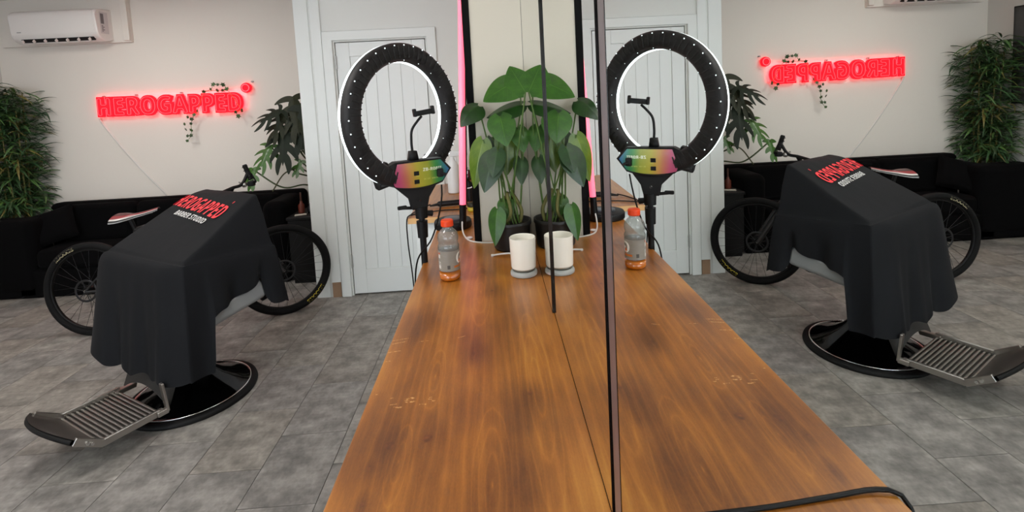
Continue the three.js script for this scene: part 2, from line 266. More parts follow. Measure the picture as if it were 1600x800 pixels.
// ───────────────────────── barber chair ─────────────────────────
const CH = [-1.93, 0, -2.75], CT = -31 * RAD;
{
  const t = thing('barber_chair', 'barber chair under the black cover, with round base and metal footrest', 'barber chair', CH, CT);
  const base = part('base', lathe([[0, 0.012], [0.302, 0.012], [0.302, 0.02], [0.288, 0.03], [0.25, 0.042], [0.2, 0.066], [0.15, 0.098], [0.11, 0.132], [0.084, 0.162], [0.07, 0.186], [0, 0.186]], 72), P({ color: '#2e2e30', roughness: 0.07, metalness: 0.95 }), t, 'glossy black flared base');
  part('base_rim', lathe([[0.288, 0.026], [0.3, 0.03], [0.318, 0.022], [0.322, 0.008], [0.318, 0.0], [0.29, 0.0]], 72), M.rubber, t);
  part('rim_ring', new THREE.TorusGeometry(0.286, 0.004, 8, 72).rotateX(Math.PI / 2).translate(0, 0.031, 0), M.chrome, t);
  part('column', lathe([[0.068, 0.176], [0.074, 0.18], [0.074, 0.192], [0.05, 0.196], [0.05, 0.45], [0, 0.45]], 36), M.darkChrome, t);
  part('seat', bx(-0.22, 0.22, 0.44, 0.56, -0.26, 0.14, 0.04), M.black, t);
  const back = part('backrest', bx(-0.21, 0.21, 0, 0.5, -0.05, 0.05, 0.04).rotateX(-0.12).translate(0, 0.54, -0.25), M.black, t);
  for (const s of [-1, 1]) {
    part('armrest', bx(s * 0.27 - 0.035, s * 0.27 + 0.035, 0.7, 0.775, -0.3, 0.1, 0.03), M.black, t);
    part('side_pad', new RoundedBoxGeometry(0.07, 0.115, 0.42, 3, 0.033).rotateX(0.16).translate(s * 0.262, 0.52, -0.09), M.grey, t, 'light grey side pad');
    part('arm_post', bx(s * 0.265 - 0.02, s * 0.265 + 0.02, 0.5, 0.71, -0.2, -0.05, 0.01), M.black, t);
  }
  part('leg_pad', surf(24, 10, (u, v) => { const r = (u - 0.5) * 0.44, arch = 0.075 * (1 - (2 * u - 1) ** 2), y0 = 0.112 + arch, y = y0 + (0.3 - y0) * v; return V(r * 1.05, y, 0.238 - 0.075 * v); }), S('#111112', 0.5, 0, { side: THREE.DoubleSide }), t, 'black curved leg panel');
  const fr = sub('footrest', t);
  for (const s of [-1, 1]) {
    part('hanger', [new RoundedBoxGeometry(0.028, 0.15, 0.012, 2, 0.003).rotateX(0.1).translate(s > 0 ? 0.226 : -0.205, 0.185, s > 0 ? 0.25 : 0.2), bx(s > 0 ? 0.208 : -0.222, s > 0 ? 0.236 : -0.19, 0.1, 0.125, s > 0 ? 0.24 : 0.19, 0.29, 0.004)], M.steel, fr);
    part('side_rail', [new RoundedBoxGeometry(0.016, 0.034, 0.25, 2, 0.004).translate(s * 0.215, 0.115, 0.385), new RoundedBoxGeometry(0.016, 0.034, 0.13, 2, 0.004).rotateX(-0.62).translate(s * 0.215, 0.148, 0.555)], M.steel, fr);
    part('pivot_bolt', rod(V(s * 0.222, 0.12, 0.272), V(s * 0.23, 0.12, 0.272), 0.013, 0.013, 20), M.steel, fr);
    part('plate_bolt', [rod(V(s * 0.222, 0.142, 0.55), V(s * 0.232, 0.142, 0.55), 0.008), rod(V(s * 0.222, 0.154, 0.566), V(s * 0.232, 0.154, 0.566), 0.008)], M.chrome, fr);
  }
  // ribbed tread
  const nr = 13;
  part('tread', bx(-0.205, 0.205, 0.098, 0.106, 0.26, 0.515, 0.003), S('#4a4846', 0.35, 1), fr);
  for (let i = 0; i < nr; i++) { const z = 0.272 + i * (0.238 / (nr - 1)); part('rib', rod(V(-0.205, 0.108, z), V(0.205, 0.108, z), 0.0062, 0.0062, 10), M.steel, fr); }
  part('toe_plate', surf(24, 10, (u, v) => { const r = (u - 0.5) * 0.44, bow = 0.055 * (1 - (2 * u - 1) ** 2); const f = 0.505 + v * (0.11 + bow), y = 0.106 + v * (0.085 + 0.6 * bow) + 0.012 * v * v; return V(r, y, f); }), S('#8a8683', 0.32, 1, { side: THREE.DoubleSide }), fr);
  part('toe_edge', tube([...Array(13)].map((_, i) => { const u = i / 12, bow = 0.055 * (1 - (2 * u - 1) ** 2); return V((u - 0.5) * 0.44, 0.118 - 0.015 + 0.085 + 0.6 * bow, 0.505 + 0.11 + bow); }), 0.011, 40, 8), M.rubber, fr);
  part('toe_back', surf(24, 6, (u, v) => { const r = (u - 0.5) * 0.44, bow = 0.055 * (1 - (2 * u - 1) ** 2); return V(r, 0.094 + v * (0.08 + 0.6 * bow), 0.505 + v * (0.113 + bow)); }), S('#141414', 0.5, 0, { side: THREE.DoubleSide }), fr);
}
{ // cover: taut over backrest and arms, hanging as a skirt
  const t = thing('chair_cover', 'black fabric cover with red lettering draped over the barber chair', 'chair cover', CH, CT);
  const AL = V(-0.33, 0.85, 0.2), AR = V(0.3, 0.82, 0.14), AB = V(0.31, 0.785, -0.36), BL = V(-0.31, 0.8, -0.36);
  const plane = (a, b, c) => { const n = b.clone().sub(a).cross(c.clone().sub(a)); return (r, f) => a.y - (n.x * (r - a.x) + n.z * (f - a.z)) / n.y; };
  const TRr = V(0.235, 1.065, -0.25), TLl = V(-0.285, 1.07, -0.24);
  const planes = [plane(AL, AR, V(0, 1.068, -0.25)), plane(AR, AB, TRr), plane(BL, AL, TLl), plane(AB, BL, V(0, 1.075, -0.335)), () => 1.092];
  const k = 70, soft = (r, f) => -Math.log(planes.reduce((s, p) => s + Math.exp(-k * p(r, f)), 0)) / k;
  const bil = (u, v) => { const a = AL.clone().lerp(AR, u), b = BL.clone().lerp(AB, u); return a.lerp(b, v); };
  const sag = (r, f) => soft(r, f) + 0.004 - 0.006 * Math.sin(r * 9 + 1) * Math.sin(f * 8) + 0.0035 * (fbm(r * 12 + 4, f * 9 + 2, 3) - 0.5);
  const topAt = (u, v) => { const p = bil(u, v); const e = Math.min(u, 1 - u, v, 1 - v); const y = sag(p.x, p.z); return V(p.x, p.y + (y - p.y) * sstep(-0.0001, 0.04, e), p.z); };
  const cloth = P({ color: '#0d0f13', roughness: 0.78, specularIntensity: 0.5, sheen: 0.2, sheenRoughness: 0.55, sheenColor: new THREE.Color('#39434e'), side: THREE.DoubleSide });
  // skirt columns round the rim
  const C4 = [AL, AR, AB, BL], rim = [], per = [64, 56, 44, 44];
  for (let s = 0; s < 4; s++) for (let i = 0; i < per[s]; i++) rim.push([s, i / per[s]]);
  const pw = (pts, x) => { for (let i = 1; i < pts.length; i++) if (x <= pts[i][0]) { const [a, b] = [pts[i - 1], pts[i]]; return a[1] + (b[1] - a[1]) * clamp((x - a[0]) / (b[0] - a[0] || 1)); } return pts[pts.length - 1][1]; };
  const hem = [
    (x) => pw([[0, 0.32], [0.1, 0.29], [0.22, 0.27], [0.5, 0.25], [0.8, 0.235], [1, 0.235]], x) + 0.008 * Math.sin(x * 26),
    (x) => pw([[0, 0.235], [0.17, 0.24], [0.21, 0.52], [0.3, 0.54], [0.6, 0.575], [0.8, 0.62], [0.84, 0.5], [0.88, 0.46], [1, 0.45]], x),
    (x) => 0.44 + 0.03 * Math.sin(x * 14), (x) => pw([[0, 0.42], [0.6, 0.4], [1, 0.32]], x),
  ];
  const nrm = [V(0.09, 0, 0.99), V(1, 0, 0.02), V(0, 0, -1), V(-1, 0, 0.05)];
  const flare = [(x) => pw([[0, 0.085], [0.15, 0.075], [0.4, 0.05], [0.75, 0.06], [1, 0.05]], x), (x) => pw([[0, 0.05], [0.2, 0.03], [0.5, 0.0], [0.8, 0.0], [0.9, 0.03], [1, 0.02]], x), () => 0.03, (x) => pw([[0, 0.03], [0.8, 0.1], [1, 0.13]], x)];
  const at = (s, x) => C4[s].clone().lerp(C4[(s + 1) % 4], x);
  const N = rim.length, rows = 26;
  const skirt = surf(N, rows, (uu, v) => {
    const q = Math.round(uu * N) % N, [s, x] = rim[q], e = at(s, x), h = hem[s](x), n = nrm[s].clone();
    const cornerMix = (d) => sm(clamp(1 - d / 0.12)) * 0.5;
    if (x < 0.12) n.lerp(nrm[(s + 3) % 4], cornerMix(x)); if (x > 0.88) n.lerp(nrm[(s + 1) % 4], cornerMix(1 - x)); n.normalize();
    const arc = (q / N) * 2.62, w = sm(v);
    const fold = Math.sin(arc * 21 + 0.8 * Math.sin(arc * 5)) * 0.018 + Math.sin(arc * 47 + 2) * 0.005;
    const out = flare[s](x) * (0.25 * v + 0.75 * v * v) + fold * w * (0.35 + 0.65 * v) + 0.006 * Math.sin(v * Math.PI) + (s === 0 ? 0.028 * sm(clamp((1 - x) / 0.25)) + 0.006 : 0.008) * (1 - Math.exp(-13 * v));
    const y = e.y + (h - e.y) * (s === 0 ? Math.pow(v, 1.3) : v);
    return e.clone().addScaledVector(n, out).setY(y + 0.004 * Math.sin(arc * 33) * w);
  });
  const top = surf(110, 110, (u, v) => topAt(u, v));
  const whole = merge([skirt, top]); whole.deleteAttribute('normal'); whole.deleteAttribute('uv');
  const drape = mergeVertices(whole, 0.0006); drape.computeVertexNormals();
  part('drape', drape, cloth, t);
  // lettering printed on the slope
  const inv = (r, f) => { let u = 0.5, v = 0.2; for (let i = 0; i < 12; i++) { const p = bil(u, v), a = bil(u + 1e-3, v).sub(p).multiplyScalar(1e3), b = bil(u, v + 1e-3).sub(p).multiplyScalar(1e3), dx = r - p.x, dz = f - p.z, det = a.x * b.z - b.x * a.z; u += (dx * b.z - b.x * dz) / det; v += (a.x * dz - dx * a.z) / det; } return [u, v]; };
  const onSlope = (r, f) => { const p = V(r, sag(r, f), f); return p.add(V(0, 0.004, 0.0022)); };
  const print = (text, size, sx, r0, f0, skew) => {
    const g = new THREE.ShapeGeometry(textShapes(text, size), 4).toNonIndexed(), p = g.attributes.position;
    for (let i = 0; i < p.count; i++) { const q = onSlope(r0 + p.getX(i) * sx + p.getY(i) * 0.12, f0 - p.getY(i) * 1.0 + p.getX(i) * skew); p.setXYZ(i, q.x, q.y, q.z); }
    g.computeVertexNormals(); return g;
  };
  const red = S('#f0222f', 0.6, 0, { side: THREE.DoubleSide }), white = S('#d8d8d6', 0.6, 0, { side: THREE.DoubleSide });
  const W1 = textWidth('HEROGAPPED', 0.088 / CAP);
  part('lettering', print('HEROGAPPED', 0.088 / CAP, 0.475 / W1, -0.305, -0.142, 0.03), red, t, 'red printed word HEROGAPPED');
  part('trademark', print("'", 0.045, 0.8, 0.15, -0.2, 0), red, t);
  const W2 = textWidth('BARBER STUDIO', 0.03 / CAP);
  part('sub_lettering', print('BARBER STUDIO', 0.03 / CAP, 0.3 / W2, -0.185, -0.085, 0.03), white, t, 'small white printed words BARBER STUDIO');
}

// ───────────────────────── ring light on its stand ─────────────────────────
{
  const c = V(-0.533, 1.527, -2.11), psi = 51 * RAD;                  // local +z is the back that faces the camera
  const t = thing('ring_light', 'black ring light on a tripod stand with a rainbow control box', 'ring light', [c.x, 0, c.z], psi * 1);
  const RO = 0.302, RI = 0.228, Y = c.y;
  const ring = (pts, seg = 96) => new THREE.LatheGeometry(pts.map(([x, y]) => new THREE.Vector2(x, y)), seg).rotateX(Math.PI / 2).translate(0, Y, 0);
  const prof = [[RI, -0.014], [RI - 0.002, 0.01], [RI + 0.01, 0.026], [(RI + RO) / 2, 0.034], [RO - 0.01, 0.026], [RO + 0.002, 0.01], [RO, -0.014]];
  const speck = dataTex(256, 64, (u, v) => { const n = fbm(u * 90, v * 14, 3), s = 20 + 30 * (n - 0.5); return [s + 3, s, s + 2]; });
  part('housing', ring(prof), S('#ffffff', 0.6, 0, { map: speck }), t);
  part('led_diffuser', ring([[RO - 0.002, -0.014], [RO - 0.001, -0.026], [RO - 0.004, -0.034], [RI + 0.004, -0.034], [RI - 0.004, -0.026], [RI - 0.001, -0.014]]), S('#ffffff', 0.5, 0, { emissive: new THREE.Color(0.86, 0.98, 1), emissiveIntensity: 3 }), t, 'glowing white diffuser');
  const dots = [];
  for (let k = 0; k < 36; k++) { const a = k / 36 * Math.PI * 2; if (a > 4.15 && a < 5.3) continue; dots.push(new THREE.SphereGeometry(0.0027, 8, 6).translate(Math.cos(a) * (RO - 0.009), Y + Math.sin(a) * (RO - 0.009), 0.026)); if (k % 2) dots.push(new THREE.SphereGeometry(0.0018, 8, 6).translate(Math.cos(a) * (RI + 0.003), Y + Math.sin(a) * (RI + 0.003), 0.02)); }
  const d = part('vent_lights', dots, S('#ffffff', 0.4, 0, { emissive: new THREE.Color(0.8, 0.95, 1), emissiveIntensity: 1.5 }), t); d.userData.kind = 'stuff';
  const ribs = []; for (let k = 0; k < 64; k++) { const a = k / 64 * Math.PI * 2 + 0.03; ribs.push(new RoundedBoxGeometry(0.05, 0.006, 0.004, 1, 0.002).translate((RI + RO) / 2, 0, 0.034).rotateZ(a).translate(0, Y, 0)); }
  part('housing_ribs', ribs, S('#1a181a', 0.6), t).userData.kind = 'stuff';
  const LIGHTS = 8;
  for (let k = 0; k < LIGHTS; k++) { const a = (k + 0.5) / LIGHTS * Math.PI * 2, l = new THREE.RectAreaLight(new THREE.Color(0.84, 0.97, 1), 14, 0.17, 0.06); l.position.set(Math.cos(a) * 0.265, Y + Math.sin(a) * 0.265, -0.037); l.rotation.set(0, 0, a + Math.PI / 2); t.add(l); }
  // control box
  const box = sub('control_box', t); box.position.set(0.022, 0, 0.02); box.rotation.y = -0.42; box.scale.set(0.98, 1, 1);
  const sh = new THREE.Shape(); const yb = Y - 0.312, yt = Y - 0.19;
  sh.moveTo(-0.125, yt - 0.012); sh.lineTo(-0.1, yt); sh.lineTo(0.1, yt); sh.lineTo(0.14, yt - 0.045); sh.lineTo(0.1, yb + 0.025); sh.quadraticCurveTo(0, yb - 0.01, -0.1, yb + 0.02); sh.lineTo(-0.14, yb + 0.05); sh.closePath();
  const boxGeo = new THREE.ExtrudeGeometry(sh, { depth: 0.05, bevelEnabled: true, bevelSize: 0.004, bevelThickness: 0.004, bevelSegments: 2, curveSegments: 10 }).translate(0, 0, 0.0);
  part('shell', boxGeo, M.blackPlastic, box);
  const face = new THREE.Shape(); face.moveTo(-0.095, yt - 0.004); face.lineTo(0.095, yt - 0.002); face.lineTo(0.132, yt - 0.046); face.lineTo(0.1, yb + 0.03); face.quadraticCurveTo(0, yb - 0.002, -0.11, yb + 0.026); face.lineTo(-0.118, yb + 0.05); face.closePath();
  const fg = new THREE.ExtrudeGeometry(face, { depth: 0.003, bevelEnabled: false, curveSegments: 16 }).translate(0, 0, 0.0545);
  { const p = fg.attributes.position, uv = fg.attributes.uv; for (let i = 0; i < p.count; i++) uv.setXY(i, (p.getX(i) + 0.135) / 0.27, (p.getY(i) - yb) / (yt - yb)); }
  const rainbow = canvasTex(512, 256, (g, w, h) => {
    const gr = g.createLinearGradient(0, h * 0.6, w, h * 0.4);
    [[0, '#8d1a4e'], [0.18, '#b0345a'], [0.34, '#b4772c'], [0.48, '#a89a10'], [0.66, '#8d9410'], [0.8, '#1d7a34'], [0.9, '#0a6a6a'], [1, '#1a5aa0']].forEach(([s, c]) => gr.addColorStop(s, c));
    g.fillStyle = gr; g.fillRect(0, 0, w, h);
    g.fillStyle = '#e8e4cc'; g.font = 'bold 40px sans-serif'; g.fillText('ZB-R08II', 282, 92);
    g.font = '17px sans-serif'; g.fillStyle = '#d8cc70'; g.fillText('DC 12V   USB 5V', 286, 168); g.fillRect(406, 110, 44, 3); g.fillRect(222, 128, 30, 2);
  });
  part('face_plate', fg, P({ map: rainbow, roughness: 0.3, metalness: 0.35, clearcoat: 0.8, clearcoatRoughness: 0.1 }), box, 'rainbow sheen face plate with printed text');
  for (const y of [yt - 0.05, yt - 0.085]) part('usb_port', bx(-0.027, -0.004, y - 0.009, y + 0.009, 0.055, 0.0595, 0.002), M.black, box);
  part('power_plug', [bx(0.075, 0.1, yt - 0.075, yt - 0.04, 0.055, 0.075, 0.004), rod(V(0.088, yt - 0.058, 0.07), V(0.108, yt - 0.066, 0.082), 0.006)], M.blackPlastic, box);
  for (let i = 0; i < 5; i++) part('vent_slot', bx(-0.022, 0.022, -0.0035, 0.0035, -0.003, 0.004, 0.001).rotateZ(0.15).translate(-0.155 + i * 0.004, yt - 0.02 - i * 0.016, 0.034), S('#3a3a3c', 0.5), box);
  part('vent_block', new RoundedBoxGeometry(0.075, 0.1, 0.05, 2, 0.008).rotateZ(0.25).translate(-0.15, yt - 0.05, 0.006), M.blackPlastic, box);
  // phone holder on a gooseneck
  const ph = sub('phone_holder', t); ph.position.set(0.03, 0, 0.015); ph.rotation.y = -0.42;
  part('socket', lathe([[0, 0], [0.028, 0], [0.021, 0.04], [0, 0.04]], 4).rotateY(0.78).translate(-0.02, yt + 0.002, 0.03), M.blackPlastic, ph);
  part('gooseneck', tube([[-0.02, yt + 0.03, 0.03], [-0.022, yt + 0.08, 0.03], [-0.016, yt + 0.13, 0.03], [0.01, yt + 0.165, 0.03], [0.03, yt + 0.185, 0.03]], 0.0055, 40), M.blackPlastic, ph);
  part('clamp', [new RoundedBoxGeometry(0.075, 0.022, 0.02, 2, 0.004).rotateZ(0.12).translate(0.04, yt + 0.2, 0.03), new RoundedBoxGeometry(0.012, 0.034, 0.026, 2, 0.004).rotateZ(0.12).translate(0.0, yt + 0.2, 0.03), new RoundedBoxGeometry(0.012, 0.036, 0.026, 2, 0.004).rotateZ(0.12).translate(0.08, yt + 0.209, 0.03)], M.blackPlastic, ph);
  // yoke and stand
  const st = sub('stand', t); st.position.set(0.028, 0, 0.006); st.rotation.y = -0.42; const px = 0.012, pz = 0.02;
  part('yoke', new THREE.ExtrudeGeometry((() => { const s = new THREE.Shape(); s.moveTo(-0.1, yb + 0.022); s.lineTo(0.09, yb + 0.022); s.lineTo(0.045, yb - 0.04); s.lineTo(0.034, yb - 0.085); s.lineTo(-0.026, yb - 0.085); s.lineTo(-0.035, yb - 0.04); s.closePath(); s.holes.push(new THREE.Path().absarc(0.004, yb - 0.05, 0.006, 0, 7, true)); return s; })(), { depth: 0.03, bevelEnabled: true, bevelSize: 0.003, bevelThickness: 0.003, bevelSegments: 1 }).translate(0, 0, 0.004), M.blackPlastic, st);
  part('tilt_knob', [rod(V(-0.075, yb - 0.075, pz), V(0.0, yb - 0.085, pz), 0.007), new RoundedBoxGeometry(0.04, 0.016, 0.016, 2, 0.005).translate(-0.07, yb - 0.074, pz), rod(V(0.02, yb - 0.11, pz), V(0.06, yb - 0.118, pz), 0.011, 0.014)], M.blackPlastic, st);
  part('spigot', [rod(V(px, yb - 0.13, pz), V(px, yb - 0.08, pz), 0.026, 0.028, 16), rod(V(px, yb - 0.145, pz), V(px, yb - 0.13, pz), 0.013, 0.013, 16)], [M.blackPlastic][0], st);
  part('collar', rod(V(px, yb - 0.215, pz), V(px, yb - 0.143, pz), 0.022, 0.024, 16), M.blackPlastic, st);
  part('pole', [rod(V(px, 0.62, pz), V(px, yb - 0.2, pz), 0.014, 0.014, 16), rod(V(px, 0.08, pz), V(px, 0.66, pz), 0.018, 0.018, 16)], M.blackPlastic, st);
  for (let k = 0; k < 3; k++) { const a = k * 2.094 + 0.4; part('leg', [rod(V(px, 0.5, pz), V(px + Math.cos(a) * 0.36, 0.012, pz + Math.sin(a) * 0.36), 0.009, 0.009), rod(V(px, 0.12, pz), V(px + Math.cos(a) * 0.2, 0.229, pz + Math.sin(a) * 0.2), 0.006)], M.blackPlastic, st); }
}
const HCt = HC + 0.0;
single('power_cord', tube([[-0.392, 1.232, -2.065], [-0.39, 1.19, -2.03], [-0.41, 1.1, -2.03], [-0.45, 1.0, -2.06], [-0.52, 0.9, -2.1], [-0.54, 0.6, -2.1], [-0.56, 0.2, -2.2], [-0.6, 0.006, -2.4], [-0.62, 0.006, -2.8]], 0.0035, 80, 6), M.black, 'thin black cord hanging from the ring light control box', 'cord');

// ───────────────────────── red tube lamp ─────────────────────────
{
  const t = thing('tube_lamp', 'tall leaning red LED tube lamp on a round black base', 'lamp', [-0.41, HC, -2.67]);
  const b = V(0.065, 0.14, 0.085), e = V(0.145, 1.72, 0.08), dir = e.clone().sub(b).normalize();
  part('base', lathe([[0, 0], [0.098, 0], [0.102, 0.006], [0.102, 0.032], [0.096, 0.042], [0, 0.042]], 48), M.blackPlastic, t);
  part('base_cap', lathe([[0.05, 0.041], [0.05, 0.05], [0, 0.05]], 32), S('#2b333d', 0.3), t);
  part('sleeve', rod(b.clone().addScaledVector(dir, -0.12), b, 0.0185, 0.0185, 20), M.black, t);
  part('glow_tube', rod(b, e, 0.0165, 0.0165, 20), S('#ff8a9a', 0.4, 0, { emissive: new THREE.Color(1, 0.09, 0.17), emissiveIntensity: 1.5 }), t, 'glowing red diffuser tube');
  part('back_rail', rod(b.clone().add(V(0.018, 0, -0.006)), e.clone().add(V(0.018, 0, -0.006)), 0.006, 0.006, 8), M.black, t);
  const mid = b.clone().lerp(e, 0.5), len = e.distanceTo(b);
  for (const [ry, off, I] of [[0.6, [0.012, 0, 0.018], 3.2], [-2.0, [-0.02, 0, -0.008], 3.2]]) { const l = new THREE.RectAreaLight(new THREE.Color(1, 0.1, 0.2), I, 0.03, len); l.position.copy(mid).add(V(...off)); l.rotation.y = ry + Math.PI; t.add(l); }
}
single('lamp_cable', tube([[-0.352, HC + 0.06, -2.58], [-0.35, HC + 0.02, -2.53], [-0.335, HC + 0.004, -2.46], [-0.3, HC + 0.004, -2.37], [-0.25, HC + 0.004, -2.335], [-0.19, HC + 0.004, -2.325], [-0.16, HC + 0.004, -2.33]], 0.0042, 60), M.cableWhite, 'white cable curving from the red tube lamp to the plant pot', 'cable');
single('cable_end', [tube([[-0.196, HC + 0.006, -2.13], [-0.165, HC + 0.012, -2.12], [-0.12, HC + 0.018, -2.105], [-0.09, HC + 0.006, -2.12]], 0.004, 24), bx(-0.203, -0.191, HC, HC + 0.01, -2.138, -2.124, 0.003)], M.cableWhite, 'loose white cable end behind the white candle holder', 'cable');
single('white_disc', lathe([[0, 0], [0.017, 0], [0.018, 0.003], [0.016, 0.006], [0, 0.006]], 24).translate(-0.312, HC, -2.43), M.white, 'small flat white disc lying by the red lamp base', 'disc');

// ───────────────────────── leaves ─────────────────────────
const leafTex = (c1, c2, vein) => dataTex(256, 256, (u, v) => {
  const s = Math.abs(u - 0.5) * 2, n = fbm(u * 6, v * 6, 3), lat = Math.abs((((v * 9 - s * 2.2) % 1) + 1) % 1 - 0.5) * 2;
  const k = clamp(0.25 + 0.8 * (n - 0.3)), ve = Math.max(1 - sstep(0, 0.035, s), 0.45 * (1 - sstep(0.0, 0.1, 1 - lat)));
  return [0, 1, 2].map((i) => { const b = c1[i] + (c2[i] - c1[i]) * k; return b + (vein[i] - b) * ve * 0.6; });
});
const LM = (a, b, v) => P({ map: leafTex(a, b, v), roughness: 0.38, side: THREE.DoubleSide, transmission: 0.12, thickness: 0, clearcoat: 0.2, clearcoatRoughness: 0.3 });
const leafDark = LM([18, 50, 14], [40, 86, 22], [74, 120, 46]), leafMid = LM([38, 86, 16], [72, 124, 30], [118, 160, 70]), leafLime = LM([84, 118, 22], [132, 158, 38], [170, 186, 90]), leafVar = LM([60, 92, 22], [122, 142, 38], [150, 160, 80]);
// blade from base to tip; n = face normal hint; droop bends the tip down, fold closes the halves, cuts = monstera notches
function leafGeo(base, tip, n, width, { droop = 0.1, fold = 0.25, heart = 0.35, cuts = 0, wave = 0.0 } = {}) {
  const axis = tip.clone().sub(base), L = axis.length(); axis.normalize();
  const side = axis.clone().cross(n).normalize(), up = side.clone().cross(axis).normalize();
  return surf(16, cuts ? 56 : 24, (a, v) => {
    const s = a * 2 - 1, wv = Math.pow(Math.sin(Math.PI * Math.pow(v * 0.985 + 0.01, 0.62)), 0.8) * width / 2;
    let w = wv; if (cuts) { const c = ((v * cuts + (s > 0 ? 0.3 : 0)) % 1), nb = Math.exp(-(((c - 0.5) / 0.11) ** 2)); const lim = 1 - 0.74 * nb * sstep(0.12, 0.25, v) * (1 - sstep(0.86, 0.98, v)); w *= lim; }
    const d = s * w, back = heart * L * 0.42 * Math.pow(Math.abs(s), 1.6) * Math.pow(1 - v, 3), sweep = cuts ? 0.25 * Math.abs(d) : 0;
    const along = v * L - back + sweep, lift = Math.abs(d) * fold + wave * Math.sin(v * 14 + s * 2) * Math.abs(s);
    const p = base.clone().addScaledVector(axis, along).addScaledVector(side, d).addScaledVector(up, lift + 0.18 * L * Math.sin(v * 2.4) * droop * 3);
    p.y -= droop * L * v * v; return p;
  });
}
// split leaf: a narrow blade along the midrib with curved fingers on both sides
function splitLeafGeo(base, tip, n, width, { droop = 0.15, fold = -0.2, fingers = 4 } = {}) {
  const axis = tip.clone().sub(base), L = axis.length(); axis.normalize();
  const side = axis.clone().cross(n).normalize(), up = side.clone().cross(axis).normalize();
  const at = (al, d) => { const p = base.clone().addScaledVector(axis, al).addScaledVector(side, d).addScaledVector(up, Math.abs(d) * fold); p.y -= droop * (al * al / L + 1.2 * d * d / width); return p; };
  const geos = [surf(6, 14, (a, v) => at(v * L, (a * 2 - 1) * width * 0.17 * Math.sin(Math.PI * Math.pow(v * 0.97 + 0.02, 0.6))))];
  for (const sgn of [-1, 1]) for (let k = 0; k < fingers; k++) {
    const q = k / (fingers - 1), v0 = (0.06 + 0.66 * q) * L, ang = (-38 + 82 * q) * RAD, len = width * (0.56 - 0.12 * Math.abs(q - 0.35)), hw = 0.36 * L / fingers;
    geos.push(surf(4, 10, (a, v) => {
      const w = hw * Math.pow(Math.sin(Math.PI * Math.min(0.999, 0.2 + v * 0.79)), 0.55), bend = ang + 0.5 * v, l = v * len, b = (a * 2 - 1) * w;
      return at(v0 + Math.sin(bend) * l + Math.cos(bend) * b, sgn * (Math.cos(bend) * l - Math.sin(bend) * b));
    }));
  }
  return merge(geos);
}
